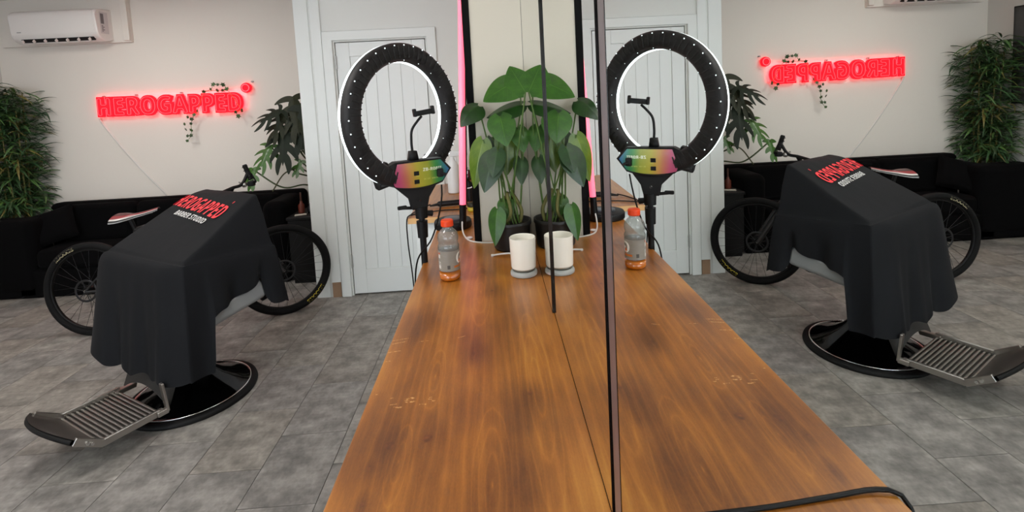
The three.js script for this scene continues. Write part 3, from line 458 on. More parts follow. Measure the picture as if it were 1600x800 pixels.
// ───────────────────────── plant on the worktop ─────────────────────────
{
  const t = thing('potted_philodendron', 'tall leafy plant in a black pot touching the mirror', 'plant', [-0.104, HC, -2.245]);
  part('pot', lathe([[0, 0], [0.078, 0], [0.083, 0.01], [0.089, 0.11], [0.094, 0.113], [0.094, 0.13], [0.086, 0.13], [0.082, 0.112], [0, 0.112]], 44), S('#131110', 0.45), t);
  part('soil', lathe([[0.083, 0.106], [0.05, 0.116], [0, 0.118]], 24), M.soil, t);
  const w = (x, y, z) => V(x + 0.104, y - HC, z + 2.245);             // world to local
  const root = (i) => w(-0.104 + 0.04 * Math.cos(i * 2.4), HC + 0.11, -2.245 + 0.035 * Math.sin(i * 2.4));
  const L = [ // base, tip, normal, width, options, material
    [[-0.035, 1.655, -2.24], [-0.2, 1.58, -2.17], [0.35, 0.75, 0.6], 0.15, { droop: 0.08, fold: -0.2, heart: 0.3 }, leafMid],
    [[-0.012, 1.60, -2.2], [-0.075, 1.72, -2.25], [0.3, 0.1, 1], 0.15, { droop: 0.0, fold: -0.1, heart: 0.3 }, leafMid],
    [[-0.03, 1.545, -2.24], [-0.19, 1.50, -2.24], [0.1, 0.8, 0.6], 0.11, { droop: 0.05, fold: -0.3 }, leafDark],
    [[-0.225, 1.55, -2.24], [-0.305, 1.49, -2.2], [-0.2, 0.6, 0.8], 0.12, { droop: 0.35, fold: -0.4, heart: 0.3 }, leafDark],
    [[-0.13, 1.50, -2.2], [-0.11, 1.38, -2.16], [0.1, 0.35, 1], 0.13, { droop: 0.1, fold: -0.2 }, leafMid],
    [[-0.17, 1.40, -2.3], [-0.14, 1.30, -2.27], [-0.2, 0.2, 1], 0.1, { droop: 0.1, fold: -0.3 }, leafDark],
    [[-0.212, 1.395, -2.24], [-0.262, 1.2, -2.24], [-0.25, 0.2, 0.95], 0.105, { droop: 0.12, fold: -0.25, heart: 0.2 }, leafLime],
    [[-0.165, 1.335, -2.17], [-0.215, 1.195, -2.14], [-0.2, 0.4, 1], 0.12, { droop: 0.15, fold: -0.18 }, leafDark],
    [[-0.15, 1.355, -2.15], [-0.175, 1.25, -2.12], [-0.1, 0.35, 1], 0.085, { droop: 0.1, fold: -0.2 }, leafDark],
    [[-0.1, 1.43, -2.27], [-0.11, 1.24, -2.26], [0.1, 0.25, 1], 0.12, { droop: 0.08, fold: -0.15 }, leafVar],
    [[-0.045, 1.30, -2.24], [-0.05, 1.2, -2.2], [0.2, 0.3, 1], 0.075, { droop: 0.15, fold: -0.25 }, leafDark],
    [[-0.13, 1.115, -2.24], [-0.11, 1.04, -2.2], [0, 0.5, 1], 0.08, { droop: 0.15, fold: -0.2 }, leafMid],
    [[-0.165, 1.09, -2.17], [-0.18, 0.95, -2.14], [-0.35, 0.3, 0.9], 0.085, { droop: 0.12, fold: -0.3, heart: 0.2 }, leafMid],
    [[-0.05, 1.44, -2.25], [-0.03, 1.34, -2.22], [0.2, 0.3, 1], 0.09, { droop: 0.1, fold: -0.2 }, leafMid],
  ];
  L.forEach(([b, e, n, wd, o, m], i) => {
    const B = w(...b), r = root(i), lf = part('leaf', leafGeo(B, w(...e), V(...n).normalize(), wd, o), m, t);
    const q = r.clone().lerp(B, 0.55).add(V(0.02 * Math.cos(i), 0.03, 0.02 * Math.sin(i * 1.7)));
    part('stem', tube([r, r.clone().lerp(q, 0.5).add(V(0.006 * Math.sin(i), 0.01, 0)), q, B.clone().lerp(q, 0.15), B], 0.0038, 26, 6), M.stem, t);
  });
  for (let i = 0; i < 4; i++) { const a = i * 1.6; part('root_stem', tube([root(i), w(-0.104 + 0.05 * Math.cos(a), HC + 0.17, -2.245 + 0.05 * Math.sin(a)), w(-0.104 + 0.015 * Math.cos(a + 1), HC + 0.26, -2.245 + 0.02 * Math.sin(a))], 0.009 - 0.001 * i, 20, 7), S('#6d6a34', 0.6), t); }
}
// ───────────────────────── candle holder and drink bottle ─────────────────────────
{
  const t = thing('candle_holder', 'white glass candle holder with clear thick foot beside the mirror', 'candle holder', [-0.073, HC, -1.895]);
  part('foot', lathe([[0, 0], [0.05, 0], [0.0535, 0.004], [0.0535, 0.012], [0.05, 0.018], [0.0455, 0.021], [0, 0.021]], 44), P({ color: '#eef2ee', roughness: 0.08, transmission: 0.6, thickness: 0.02, ior: 1.5 }), t, 'clear glass foot');
  part('dark_band', lathe([[0, 0.021], [0.044, 0.021], [0.0445, 0.027], [0, 0.027]], 40), S('#6f716a', 0.25), t);
  part('cup', lathe([[0, 0.0272], [0.045, 0.0272], [0.0485, 0.034], [0.0515, 0.148], [0.05, 0.15], [0.0478, 0.147], [0.0472, 0.13], [0.046, 0.126], [0, 0.126]], 52), P({ color: '#eeeade', roughness: 0.28, clearcoat: 0.6, clearcoatRoughness: 0.1 }), t, 'milky white cup filled with wax');
}
{
  const t = thing('drink_bottle', 'clear plastic sports drink bottle with orange cap and a little orange drink', 'bottle', [-0.362, HC, -1.9], -1.86);
  const prof = [[0, 0.003], [0.03, 0.0], [0.039, 0.004], [0.0415, 0.012], [0.0412, 0.04], [0.0405, 0.045], [0.0405, 0.118], [0.0415, 0.124], [0.042, 0.134], [0.0385, 0.142], [0.037, 0.146], [0.0395, 0.153], [0.041, 0.166], [0.038, 0.182], [0.029, 0.194], [0.021, 0.2], [0.0195, 0.207], [0.0195, 0.214]];
  part('body', lathe(prof.filter((q) => q[1] > 0.02), 48), P({ color: '#d9dbd8', roughness: 0.12, transmission: 0.8, thickness: 0, ior: 1.5, clearcoat: 1, clearcoatRoughness: 0.03, side: THREE.DoubleSide }), t, 'clear ribbed plastic');
  part('drink', lathe([[0, 0.003], [0.03, 0.0], [0.039, 0.004], [0.0414, 0.012], [0.0412, 0.034], [0, 0.034]], 40), P({ color: '#d9760c', roughness: 0.08, transmission: 0.3, thickness: 0.02, attenuationColor: new THREE.Color('#e07000'), attenuationDistance: 0.04, clearcoat: 1, clearcoatRoughness: 0.03 }), t, 'shallow orange drink');
  const lab = canvasTex(1024, 320, (g, w, h) => {
    g.fillStyle = '#8b857c'; g.fillRect(0, 0, w, h); g.fillStyle = '#9c968e'; for (let i = 0; i < 26; i++) g.fillRect((i * 173) % w, (i * 67) % h, 60, 3);
    g.fillStyle = '#f1eee8'; g.font = 'bold 250px sans-serif'; g.fillText('G', 420, 215);
    g.fillStyle = '#e0601a'; g.beginPath(); g.moveTo(520, 110); g.lineTo(470, 190); g.lineTo(505, 186); g.lineTo(485, 260); g.lineTo(545, 165); g.lineTo(512, 168); g.closePath(); g.fill();
    g.fillStyle = '#d8d4cc'; g.fillRect(100, 60, 60, 60); g.fillRect(96, 175, 72, 110); g.fillStyle = '#c9542a'; g.fillRect(100, 34, 60, 22);
    g.fillStyle = '#4b4844'; for (let i = 0; i < 12; i++) g.fillRect(104 + i * 5, 185, (i % 3) + 1, 50); g.fillRect(285, 225, 44, 60); g.fillStyle = '#c46a20'; g.fillRect(390, 240, 150, 30);
  });
  const lg = new THREE.CylinderGeometry(0.0411, 0.0411, 0.078, 48, 1, true).translate(0, 0.081, 0);
  part('label', lg, S('#ffffff', 0.35, 0, { map: lab, side: THREE.DoubleSide }), t, 'grey wrap label with white letter G');
  part('cap', [lathe([[0, 0.212], [0.0228, 0.21], [0.0232, 0.213], [0.0232, 0.231], [0.0215, 0.235], [0, 0.235]], 40), ...[...Array(30)].map((_, i) => bx(-0.0009, 0.0009, 0.212, 0.231, 0.0226, 0.024).rotateY(i / 30 * Math.PI * 2))], S('#f04a12', 0.42), t, 'ridged orange screw cap');
}
// black cable lying across the worktop near the camera
single('worktop_cable', tube([[-0.004, HC + 0.004, -0.735], [-0.12, HC + 0.004, -0.748], [-0.27, HC + 0.0042, -0.757], [-0.387, HC + 0.0045, -0.769], [-0.47, HC + 0.007, -0.774], [-0.499, HC + 0.005, -0.765], [-0.512, HC - 0.03, -0.745], [-0.52, HC - 0.25, -0.72], [-0.52, 0.3, -0.7], [-0.53, 0.006, -0.65], [-0.6, 0.006, -0.4]], 0.0042, 90), M.black, 'black cable crossing the worktop and falling over its edge', 'cable');

// ───────────────────────── things on the end worktop ─────────────────────────
{
  const c = thing('hair_clipper', 'black hair clipper lying on the end worktop', 'hair clipper', [-0.47, HC, -3.19], 0.15);
  part('body', new THREE.CapsuleGeometry(0.02, 0.13, 6, 14).rotateZ(Math.PI / 2).scale(1, 0.9, 1.1).translate(0, 0.02, 0), M.blackPlastic, c);
  part('blade', bx(0.08, 0.105, 0.01, 0.026, -0.02, 0.02, 0.002), M.steel, c);
  part('cord_boot', rod(V(-0.08, 0.018, 0), V(-0.13, 0.012, 0), 0.01, 0.005), M.black, c);
  single('clipper_cord', tube([[-0.6, HC + 0.012, -3.21], [-0.645, HC + 0.006, -3.16], [-0.69, HC + 0.005, -3.0], [-0.702, HC - 0.002, -2.912], [-0.704, 0.75, -2.905], [-0.69, 0.55, -2.9], [-0.68, 0.3, -2.88], [-0.68, 0.006, -2.85]], 0.004, 70, 6), M.black, 'black clipper cord running over the end worktop edge to the floor', 'cord');
  single('loose_cord', tube([[-0.69, HC + 0.005, -2.98], [-0.6, HC + 0.005, -3.03], [-0.5, HC + 0.005, -3.06], [-0.4, HC + 0.005, -3.06], [-0.3, HC + 0.005, -3.1]], 0.0035, 50, 6), M.black, 'dark cord curving over the end worktop in front of the clipper', 'cord');
  const s = thing('spray_bottle', 'white spray bottle standing behind the red tube lamp', 'spray bottle', [-0.475, HC, -3.62]);
  part('body', lathe([[0, 0], [0.04, 0], [0.043, 0.01], [0.043, 0.2], [0.03, 0.235], [0.014, 0.25], [0.014, 0.27], [0, 0.27]], 28), S('#dfe2e2', 0.35), s);
  part('trigger_head', [bx(-0.018, 0.06, 0.27, 0.31, -0.016, 0.016, 0.006), bx(0.02, 0.032, 0.225, 0.275, -0.008, 0.008, 0.003)], S('#d6d9d9', 0.4), s);
  const h = thing('hair_dryer', 'black and chrome hair dryer standing behind the red tube lamp', 'hair dryer', [-0.345, HC, -3.3]);
  part('barrel', [lathe([[0, 0], [0.048, 0], [0.052, 0.02], [0.05, 0.12], [0.036, 0.17], [0.034, 0.18], [0, 0.18]], 32).rotateX(Math.PI / 2 - 0.15).translate(0, 0.17, -0.06)], M.blackGloss, h);
  part('intake_ring', new THREE.TorusGeometry(0.046, 0.005, 8, 32).rotateX(-0.15).translate(0, 0.158, 0.118), M.chrome, h);
  part('handle', rod(V(0, 0.0, 0.0), V(0, 0.15, -0.01), 0.02, 0.022, 16), M.blackPlastic, h);
  const y = thing('hair_product_tub', 'small yellow hair product tub behind the partition post', 'tub', [-0.315, HC, -3.02]);
  part('tub', lathe([[0, 0], [0.03, 0], [0.033, 0.004], [0.033, 0.03], [0, 0.03]], 28), S('#b9a81c', 0.4), y); part('lid', lathe([[0.035, 0.029], [0.035, 0.046], [0.032, 0.049], [0, 0.049]], 28), S('#23220c', 0.4), y);
  const p = thing('lotion_bottle', 'white lotion bottle standing beside the spray bottle', 'bottle', [-0.385, HC, -3.75]);
  part('body', lathe([[0, 0], [0.032, 0], [0.034, 0.01], [0.034, 0.23], [0.02, 0.26], [0, 0.26]], 24), S('#e4e2de', 0.4), p); part('cap', lathe([[0.014, 0.26], [0.014, 0.32], [0, 0.32]], 20), S('#2a2a2c', 0.4), p);
}

// ───────────────────────── neon sign and ivy ─────────────────────────
{
  const t = thing('neon_sign', 'red glowing HEROGAPPED letter sign on the wall above the sofa', 'neon sign', [-3.995, 1.585, ZB]);
  const word = 'HEROGAPPED', size = 0.205, W = textWidth(word, size), total = 1.39, H = 0.163, capH = size * CAP;
  const glow = S('#8c0008', 0.9, 0, { emissive: new THREE.Color(1, 0.004, 0.012), emissiveIntensity: 2.2 });
  const line = S('#d84048', 0.4, 0, { emissive: new THREE.Color(1, 0.07, 0.09), emissiveIntensity: 2.2 });
  const sx = total / W, sy = H / capH; let pen = 0;
  const tilt = (g) => g.rotateZ(-0.014);
  for (const ch of word) {
    const shapes = textShapes(ch, size), adv = font.data.glyphs[ch].ha * size / font.data.resolution;
    const solid = new THREE.ExtrudeGeometry(shapes, { depth: 0.02, bevelEnabled: true, bevelThickness: 0.003, bevelSize: 0.02, bevelSegments: 2, curveSegments: 8 }).scale(sx, sy, 1).translate(pen * sx, 0, 0.026);
    part('letter', tilt(solid), glow, t);
    const tubes = [];
    for (const s of shapes) for (const c of [s, ...s.holes]) { const pts = c.getSpacedPoints(40).map((q) => V((q.x + pen) * sx, q.y * sy, 0.056)); tubes.push(new THREE.TubeGeometry(new THREE.CatmullRomCurve3(pts, true, 'catmullrom', 0.1), 60, 0.0019, 6, true)); }
    part('neon_outline', tilt(merge(tubes)), line, t);
    pen += adv;
  }
  part('dot', [lathe([[0, 0.016], [0.047, 0.016], [0.05, 0.03], [0.046, 0.05], [0, 0.05]], 32).rotateX(Math.PI / 2).translate(1.435, 0.198, 0)], glow, t);
  part('dot_ring', new THREE.TorusGeometry(0.034, 0.004, 8, 40).translate(1.435, 0.198, 0.053), line, t);
  for (const x of [0.06, 0.37, 0.8, 1.2, 1.49]) part('standoff', rod(V(x, x > 1.4 ? 0.255 : H + 0.018, 0), V(x, x > 1.4 ? 0.255 : H + 0.018, 0.03), 0.008, 0.008, 12), S('#9a9a9a', 0.3, 0.8), t);
  const back = new THREE.RectAreaLight(new THREE.Color(1, 0.05, 0.08), 3.0, 1.42, 0.2); back.position.set(0.7, 0.09, 0.0155); t.add(back);               // halo on the wall: faces -z
  const front = new THREE.RectAreaLight(new THREE.Color(1, 0.03, 0.06), 0.6, 1.38, 0.16); front.position.set(0.69, 0.08, 0.034); front.rotation.y = Math.PI; t.add(front);
  single('sign_cable', tube([[-4.0, 1.556, ZB + 0.02], [-3.98, 1.5, ZB + 0.008], [-3.8, 1.22, ZB + 0.006], [-3.6, 0.95, ZB + 0.006], [-3.46, 0.78, ZB + 0.008], [-3.42, 0.7, ZB + 0.008]], 0.0075, 60, 6), M.cableWhite, 'thin white cable hanging diagonally from the red sign to the sofa', 'cable');
}
{
  const t = thing('ivy_vine', 'small artificial ivy vine trailing over the red sign', 'ivy', [-2.9, 1.57, ZB + 0.075]);
  const loc = [[0.05, 0.259], [0.09, 0.257], [0.142, 0.254], [0.179, 0.21], [0.09, 0.199], [0.131, 0.197], [0.024, 0.213], [-0.044, 0.196], [-0.125, 0.011], [-0.159, -0.024], [-0.184, -0.065], [-0.223, -0.042], [-0.255, -0.108], [-0.198, -0.106], [-0.25, -0.161], [-0.2, -0.17], [-0.242, -0.225], [-0.21, -0.222], [-0.247, -0.273], [0.239, -0.019], [0.298, -0.001], [0.261, -0.062]].map(([x, y]) => V(x, y, rr(0, 0.012)));
  const green = S('#27431f', 0.55, 0, { side: THREE.DoubleSide }), green2 = S('#3d5a2c', 0.55, 0, { side: THREE.DoubleSide });
  const ivy = new THREE.Shape(); ivy.moveTo(0, -0.5); ivy.lineTo(0.42, -0.35); ivy.lineTo(0.3, -0.05); ivy.lineTo(0.55, 0.2); ivy.lineTo(0.2, 0.22); ivy.lineTo(0, 0.55); ivy.lineTo(-0.2, 0.22); ivy.lineTo(-0.55, 0.2); ivy.lineTo(-0.3, -0.05); ivy.lineTo(-0.42, -0.35); ivy.closePath();
  const ig = new THREE.ExtrudeGeometry(ivy, { depth: 0.03, bevelEnabled: false });
  loc.forEach((p, i) => { const m = part('leaf', ig, i % 3 ? green : green2, t); m.position.copy(p); m.rotation.set(rr(-0.6, 0.6), rr(-0.6, 0.6), rr(-3, 3)); const s = rr(0.03, 0.046); m.scale.set(s, s, s); });
  const run = (ids) => part('vine', tube(ids.map((i) => loc[i].clone().add(V(0, 0, -0.004))), 0.0022, 40, 5), M.stem, t);
  run([8, 9, 10, 13, 15, 17, 18]); run([7, 6, 0, 1, 2, 3]); run([7, 4, 5, 3]); run([20, 19, 21]); run([8, 7]); run([3, 20]);
}

// ───────────────────────── air conditioner ─────────────────────────
{
  struct('trim_7', [bx(-4.8, -3.6, 2.275, CEIL, ZB, ZB + 0.035, 0.004), bx(-3.66, -3.6, 2.29, CEIL, ZB + 0.035, ZB + 0.06, 0.006)], M.wall);
  const t = thing('air_conditioner', 'white wall air conditioner with open louvres above the bamboo plant', 'air conditioner', [-4.15, 2.285, ZB + 0.036]);
  const w = 0.375, sh = new THREE.Shape(); // profile in (depth, height)
  sh.moveTo(0, 0.02); sh.lineTo(0.1, 0.0); sh.quadraticCurveTo(0.17, 0.02, 0.185, 0.075); sh.lineTo(0.2, 0.22); sh.quadraticCurveTo(0.2, 0.275, 0.14, 0.285); sh.lineTo(0, 0.29); sh.closePath();
  part('body', new THREE.ExtrudeGeometry(sh, { depth: 2 * w, bevelEnabled: true, bevelSize: 0.006, bevelThickness: 0.012, bevelSegments: 3, curveSegments: 10 }).rotateY(-Math.PI / 2).translate(w, 0, 0), M.acWhite, t);
  const fp = new THREE.Shape(); fp.moveTo(0.187, 0.085); fp.lineTo(0.2, 0.22); fp.quadraticCurveTo(0.2, 0.27, 0.16, 0.281); fp.lineTo(0.165, 0.287); fp.quadraticCurveTo(0.208, 0.277, 0.207, 0.22); fp.lineTo(0.195, 0.083); fp.closePath();
  part('front_panel', new THREE.ExtrudeGeometry(fp, { depth: 2 * w - 0.02, bevelEnabled: false, curveSegments: 10 }).rotateY(-Math.PI / 2).translate(w - 0.01, 0, 0), M.acWhite, t);
  part('air_slot', new RoundedBoxGeometry(2 * w - 0.1, 0.036, 0.06, 1, 0.004).rotateX(0.72).translate(0.01, 0.036, 0.142), S('#0d0d0d', 0.7), t, 'dark air outlet');
  for (let i = 0; i < 7; i++) part('louvre_fin', bx(-0.004, 0.004, -0.03, 0.03, -0.012, 0.012).rotateX(-0.8).translate(-0.3 + i * 0.1, 0.024, 0.163), M.acWhite, t);
  part('louvre', new RoundedBoxGeometry(2 * w - 0.12, 0.006, 0.05, 1, 0.002).rotateX(0.25).translate(0, 0.004, 0.125), M.acWhite, t);
  part('badge', bx(-w + 0.05, -w + 0.085, 0.092, 0.098, 0.194, 0.1985), S('#8a8a8a', 0.5), t);
  const st = canvasTex(128, 256, (g, W, H) => { g.fillStyle = '#cfcaca'; g.fillRect(0, 0, W, H); g.fillStyle = '#6f6a6c'; g.fillRect(14, 20, 50, 120); g.fillStyle = '#54494d'; for (let i = 0; i < 5; i++) g.fillRect(22, 160 + i * 16, 24 + (i % 2) * 20, 8); });
  const sp = part('side_sticker', new THREE.PlaneGeometry(0.1, 0.2).rotateY(Math.PI / 2).translate(w + 0.0128, 0.165, 0.1), S('#ffffff', 0.5, 0, { map: st }), t, 'grey printed side sticker');
}

// ───────────────────────── sofa, cushion, screen ─────────────────────────
{
  const t = thing('sofa', 'long black velvet sofa under the red sign', 'sofa', [-3.45, 0, -4.68]);
  const X0 = -1.0, X1 = 1.4;
  part('base', bx(X0 + 0.02, X1 - 0.02, 0.0, 0.26, -0.28, 0.24, 0.02), M.velvet, t);
  part('back', new RoundedBoxGeometry(X1 - X0, 0.55, 0.17, 3, 0.05).rotateX(-0.06).translate((X0 + X1) / 2, 0.49, -0.24), M.velvet, t);
  for (let i = 0; i < 3; i++) { const a = X0 + 0.2 + i * (X1 - X0 - 0.4) / 3, b = a + (X1 - X0 - 0.4) / 3; part('seat_cushion', bx(a + 0.004, b - 0.004, 0.255, 0.43, -0.16, 0.26, 0.05), M.velvet, t); part('back_cushion', new RoundedBoxGeometry(b - a - 0.01, 0.36, 0.16, 3, 0.06).rotateX(-0.15).translate((a + b) / 2, 0.58, -0.12), M.velvet, t); }
  part('arm', bx(X1 - 0.22, X1, 0.05, 0.74, -0.26, 0.25, 0.07), M.velvet, t);
  part('arm', bx(-1.4, X0 + 0.19, 0.05, 0.7, 0.0, 0.25, 0.06), M.velvet, t); part('end_seat', bx(-1.4, X0 + 0.19, 0.0, 0.3, 0.0, 0.24, 0.03), M.velvet, t);
  for (const x of [X0 + 0.1, X1 - 0.1]) for (const z of [-0.2, 0.18]) part('foot', rod(V(x, 0, z), V(x, 0.06, z), 0.02, 0.026), M.black, t);
  const c = thing('throw_cushion', 'dark square cushion leaning on the sofa near the bamboo', 'cushion', [-4.16, 0.41, -4.6], 0.2);
  part('cover', surf(20, 20, (u, v) => V(0, 0, 0)), M.velvet, c);
  c.children[0].geometry = merge([1, -1].map((s) => { const g = surf(20, 20, (u, v) => { const a = u * 2 - 1, b = v * 2 - 1, p = (1 - a ** 4) * (1 - b ** 4); return V(a * 0.2 * (1 - 0.06 * (1 - b * b)), 0.19 + b * 0.19 * (1 - 0.06 * (1 - a * a)), s * 0.07 * Math.sqrt(Math.max(p, 0))); }); return g; })).scale(0.85, 0.85, 0.85).rotateZ(0.3).rotateX(-0.4).translate(0, 0.05, 0.03);
  c.children[0].material = P({ color: '#050506', roughness: 1, specularIntensity: 0.25, sheen: 0.2, sheenRoughness: 0.4, sheenColor: new THREE.Color('#22222a'), side: THREE.DoubleSide });
  const s = thing('wall_screen', 'dark flat screen on the left wall above the bamboo', 'screen', [XL, 1.25, -4.2]);
  part('frame', [bx(0.0, 0.045, 0, 0.93, -0.53, 0.53, 0.006)], M.black, s); part('glass', bx(0.045, 0.0475, 0.015, 0.915, -0.515, 0.515), P({ color: '#3a3a3a', roughness: 0.12 }), s);
  const tb = thing('side_table', 'black side table between the sofa arm and the door wall', 'table', [-1.88, 0, -4.57]);
  part('top', bx(-0.15, 0.17, 0.575, 0.605, -0.2, 0.2, 0.006), M.black, tb); part('cabinet', bx(-0.14, 0.16, 0.04, 0.575, -0.19, 0.19, 0.004), M.black, tb); part('plinth', bx(-0.13, 0.15, 0, 0.04, -0.18, 0.17), M.black, tb);
  const ob = thing('orange_bottle', 'small orange-brown bottle on the black side table', 'bottle', [-1.95, 0.605, -4.54]);
  part('body', lathe([[0, 0], [0.026, 0], [0.028, 0.006], [0.028, 0.075], [0.012, 0.095], [0.011, 0.11], [0, 0.11]], 24), S('#5e2616', 0.4), ob); part('cap', lathe([[0.008, 0.108], [0.007, 0.19], [0, 0.19]], 14), S('#4a2a1e', 0.5), ob);
  const db = thing('dark_bottle', 'round dark bottle beside the orange bottle on the side table', 'bottle', [-1.86, 0.605, -4.54]);
  part('body', lathe([[0, 0], [0.034, 0], [0.038, 0.02], [0.036, 0.06], [0.014, 0.09], [0.012, 0.12], [0, 0.12]], 24), P({ color: '#14161c', roughness: 0.15 }), db); part('cap', lathe([[0.014, 0.118], [0.014, 0.14], [0, 0.14]], 16), M.black, db);
  const bl = thing('folded_paper', 'small pale folded paper on the edge of the black side table', 'paper', [-1.93, 0.605, -4.455], 0.3);
  part('sheet', bx(-0.05, 0.05, 0, 0.006, -0.03, 0.02, 0.002), S('#b9b2a6', 0.8), bl);
}

// ───────────────────────── monstera in the corner ─────────────────────────
{
  const t = thing('monstera_plant', 'big split-leaf monstera in the corner behind the side table', 'plant', [-1.85, 0, -4.91]);
  part('pot', lathe([[0, 0.0], [0.09, 0], [0.1, 0.02], [0.11, 0.75], [0.115, 0.76], [0.1, 0.76], [0.098, 0.74], [0, 0.74]], 32), S('#161312', 0.5), t);
  part('soil', lathe([[0.1, 0.735], [0, 0.745]], 20), M.soil, t);
  const w = (x, y, z) => V(x + 1.85, y, z + 4.91), root = w(-1.85, 0.74, -4.91);
  const dk = LM([12, 22, 11], [26, 42, 20], [46, 62, 36]), gr = LM([42, 84, 22], [70, 118, 38], [110, 146, 70]), br = LM([26, 32, 16], [50, 54, 30], [80, 78, 50]);
  for (const m of [dk, br]) { m.roughness = 0.6; m.clearcoat = 0; m.specularIntensity = 0.6; }
  const L = [
    [[-2.08, 1.555, -4.6], [-2.25, 1.475, -4.52], [-0.25, 0.55, 0.8], 0.26, { droop: 0.15 }, dk],
    [[-1.99, 1.66, -4.66], [-1.9, 1.36, -4.5], [0.1, 0.35, 0.95], 0.34, { droop: 0.12 }, br],
    [[-2.06, 1.52, -4.62], [-2.15, 1.33, -4.52], [-0.15, 0.4, 0.9], 0.24, { droop: 0.15 }, br],
    [[-2.06, 1.4, -4.58], [-2.05, 1.09, -4.46], [0.0, 0.35, 0.95], 0.34, { droop: 0.1 }, dk],
    [[-1.88, 1.56, -4.6], [-1.88, 1.2, -4.48], [0.2, 0.4, 0.9], 0.28, { droop: 0.1 }, dk],
    [[-2.2, 1.235, -4.58], [-2.255, 1.07, -4.48], [-0.1, 0.5, 0.9], 0.24, { droop: 0.12 }, gr],
    [[-2.36, 1.03, -4.55], [-2.36, 0.87, -4.48], [-0.2, 0.4, 0.9], 0.15, { droop: 0.05, fingers: 3 }, gr],
    [[-1.925, 1.08, -4.55], [-1.965, 0.97, -4.5], [0.1, 0.5, 0.9], 0.13, { droop: 0.05, fingers: 3 }, gr],
  ];
  L.forEach(([b, e, n, wd, o, m], i) => {
    const B = w(...b); part('leaf', splitLeafGeo(B, w(...e), V(...n).normalize(), wd, o), m, t);
    const low = [[-2.12, 0.84, -4.6], [-2.0, 0.98, -4.6], null][i === 6 ? 0 : i === 5 ? 1 : 2];
    const mid = low ? w(...low) : root.clone().lerp(B, 0.5).add(V(i % 2 ? 0.05 : -0.02, 0.02, 0.06)); part('stem', tube([root, root.clone().lerp(mid, 0.5).add(V(0, 0.04, 0)), mid, B], 0.007, 30, 6), S('#3c4a24', 0.6), t);
  });
  part('aerial_stem', tube([w(-1.87, 0.78, -4.85), w(-1.95, 1.0, -4.62), w(-2.08, 0.98, -4.58), w(-2.2, 0.82, -4.55)], 0.006, 40, 6), S('#4a4a2a', 0.6), t);
}
// ───────────────────────── bamboo in the left corner ─────────────────────────
{
  const t = thing('bamboo_plant', 'bushy artificial bamboo tree in the left corner behind the sofa end', 'plant', [-4.7, 0, -4.84]);
  part('pot', lathe([[0, 0], [0.11, 0], [0.13, 0.02], [0.15, 0.3], [0.155, 0.31], [0.135, 0.31], [0.13, 0.28], [0, 0.28]], 32), S('#1a1817', 0.5), t);
  part('soil', lathe([[0.132, 0.275], [0, 0.285]], 20), M.soil, t);
  const culms = [];
  for (let i = 0; i < 6; i++) {
    const a = i * 1.05, x0 = 0.06 * Math.cos(a), z0 = 0.06 * Math.sin(a), x1 = 0.12 * Math.cos(a + 0.3), z1 = 0.12 * Math.sin(a + 0.3), H = rr(1.6, 1.85);
    const parts = [], n = 9; for (let k = 0; k < n; k++) { const p = V(x0 + (x1 - x0) * k / n, 0.28 + (H - 0.28) * k / n, z0 + (z1 - z0) * k / n), q = V(x0 + (x1 - x0) * (k + 1) / n, 0.28 + (H - 0.28) * (k + 1) / n, z0 + (z1 - z0) * (k + 1) / n); parts.push(rod(p, q, 0.009 - 0.0005 * k, 0.0085 - 0.0005 * k, 8), rod(q.clone().add(V(0, -0.004, 0)), q.clone().add(V(0, 0.004, 0)), 0.0105 - 0.0005 * k, 0.0105 - 0.0005 * k, 8)); }
    part('culm', parts, S('#6f6a35', 0.5), t); culms.push([x0, z0, x1, z1, H]);
  }
  // fronds: twigs fanned with narrow drooping leaves
  const leaf = surf(2, 6, (a, v) => { const s = a * 2 - 1, w = 0.0085 * Math.sin(Math.PI * Math.pow(v * 0.98 + 0.01, 0.6)); return V(v * 0.15, 0.02 * Math.sin(v * 2.2) - 0.055 * v * v - Math.abs(s) * w * 0.35, s * w); });
  const N = 2000, im = new THREE.InstancedMesh(leaf, S('#ffffff', 0.5, 0, { side: THREE.DoubleSide }), N), m4 = new THREE.Matrix4(), q = new THREE.Quaternion(), col = new THREE.Color();
  for (let i = 0; i < N; i++) {
    const cu = culms[i % 6], fr = Math.floor(i / 9), fh = hash(fr, 5), k = 0.16 + 0.84 * fh, a = hash(fr, 9) * Math.PI * 2;
    const reach = (0.03 + 0.13 * hash(fr, 13)) * (k > 0.9 ? 0.8 : 1), H = 0.45 + (1.85 - 0.45) * k;
    const x = cu[0] + (cu[2] - cu[0]) * k + reach * Math.cos(a), z = cu[1] + (cu[3] - cu[1]) * k + reach * Math.sin(a);
    const px = clamp(x, -0.2, 0.4);
    q.setFromEuler(new THREE.Euler(rr(-0.5, 0.5), -a + rr(-1.3, 1.3), rr(-0.5, 0.5), 'YXZ'));
    const s = rr(0.85, 1.35); m4.compose(V(px, H + rr(-0.05, 0.05) + reach * 0.3, z), q, V(s, s, s)); im.setMatrixAt(i, m4);
    const g = rnd(); col.setRGB(0.016 + 0.06 * g * g, 0.055 + 0.11 * g * g, 0.016 + 0.02 * g); if (rnd() > 0.92) col.setRGB(0.14, 0.12, 0.03); im.setColorAt(i, col);
  }
  im.name = 'foliage'; im.userData.kind = 'stuff'; im.castShadow = im.receiveShadow = true; t.add(im);
}

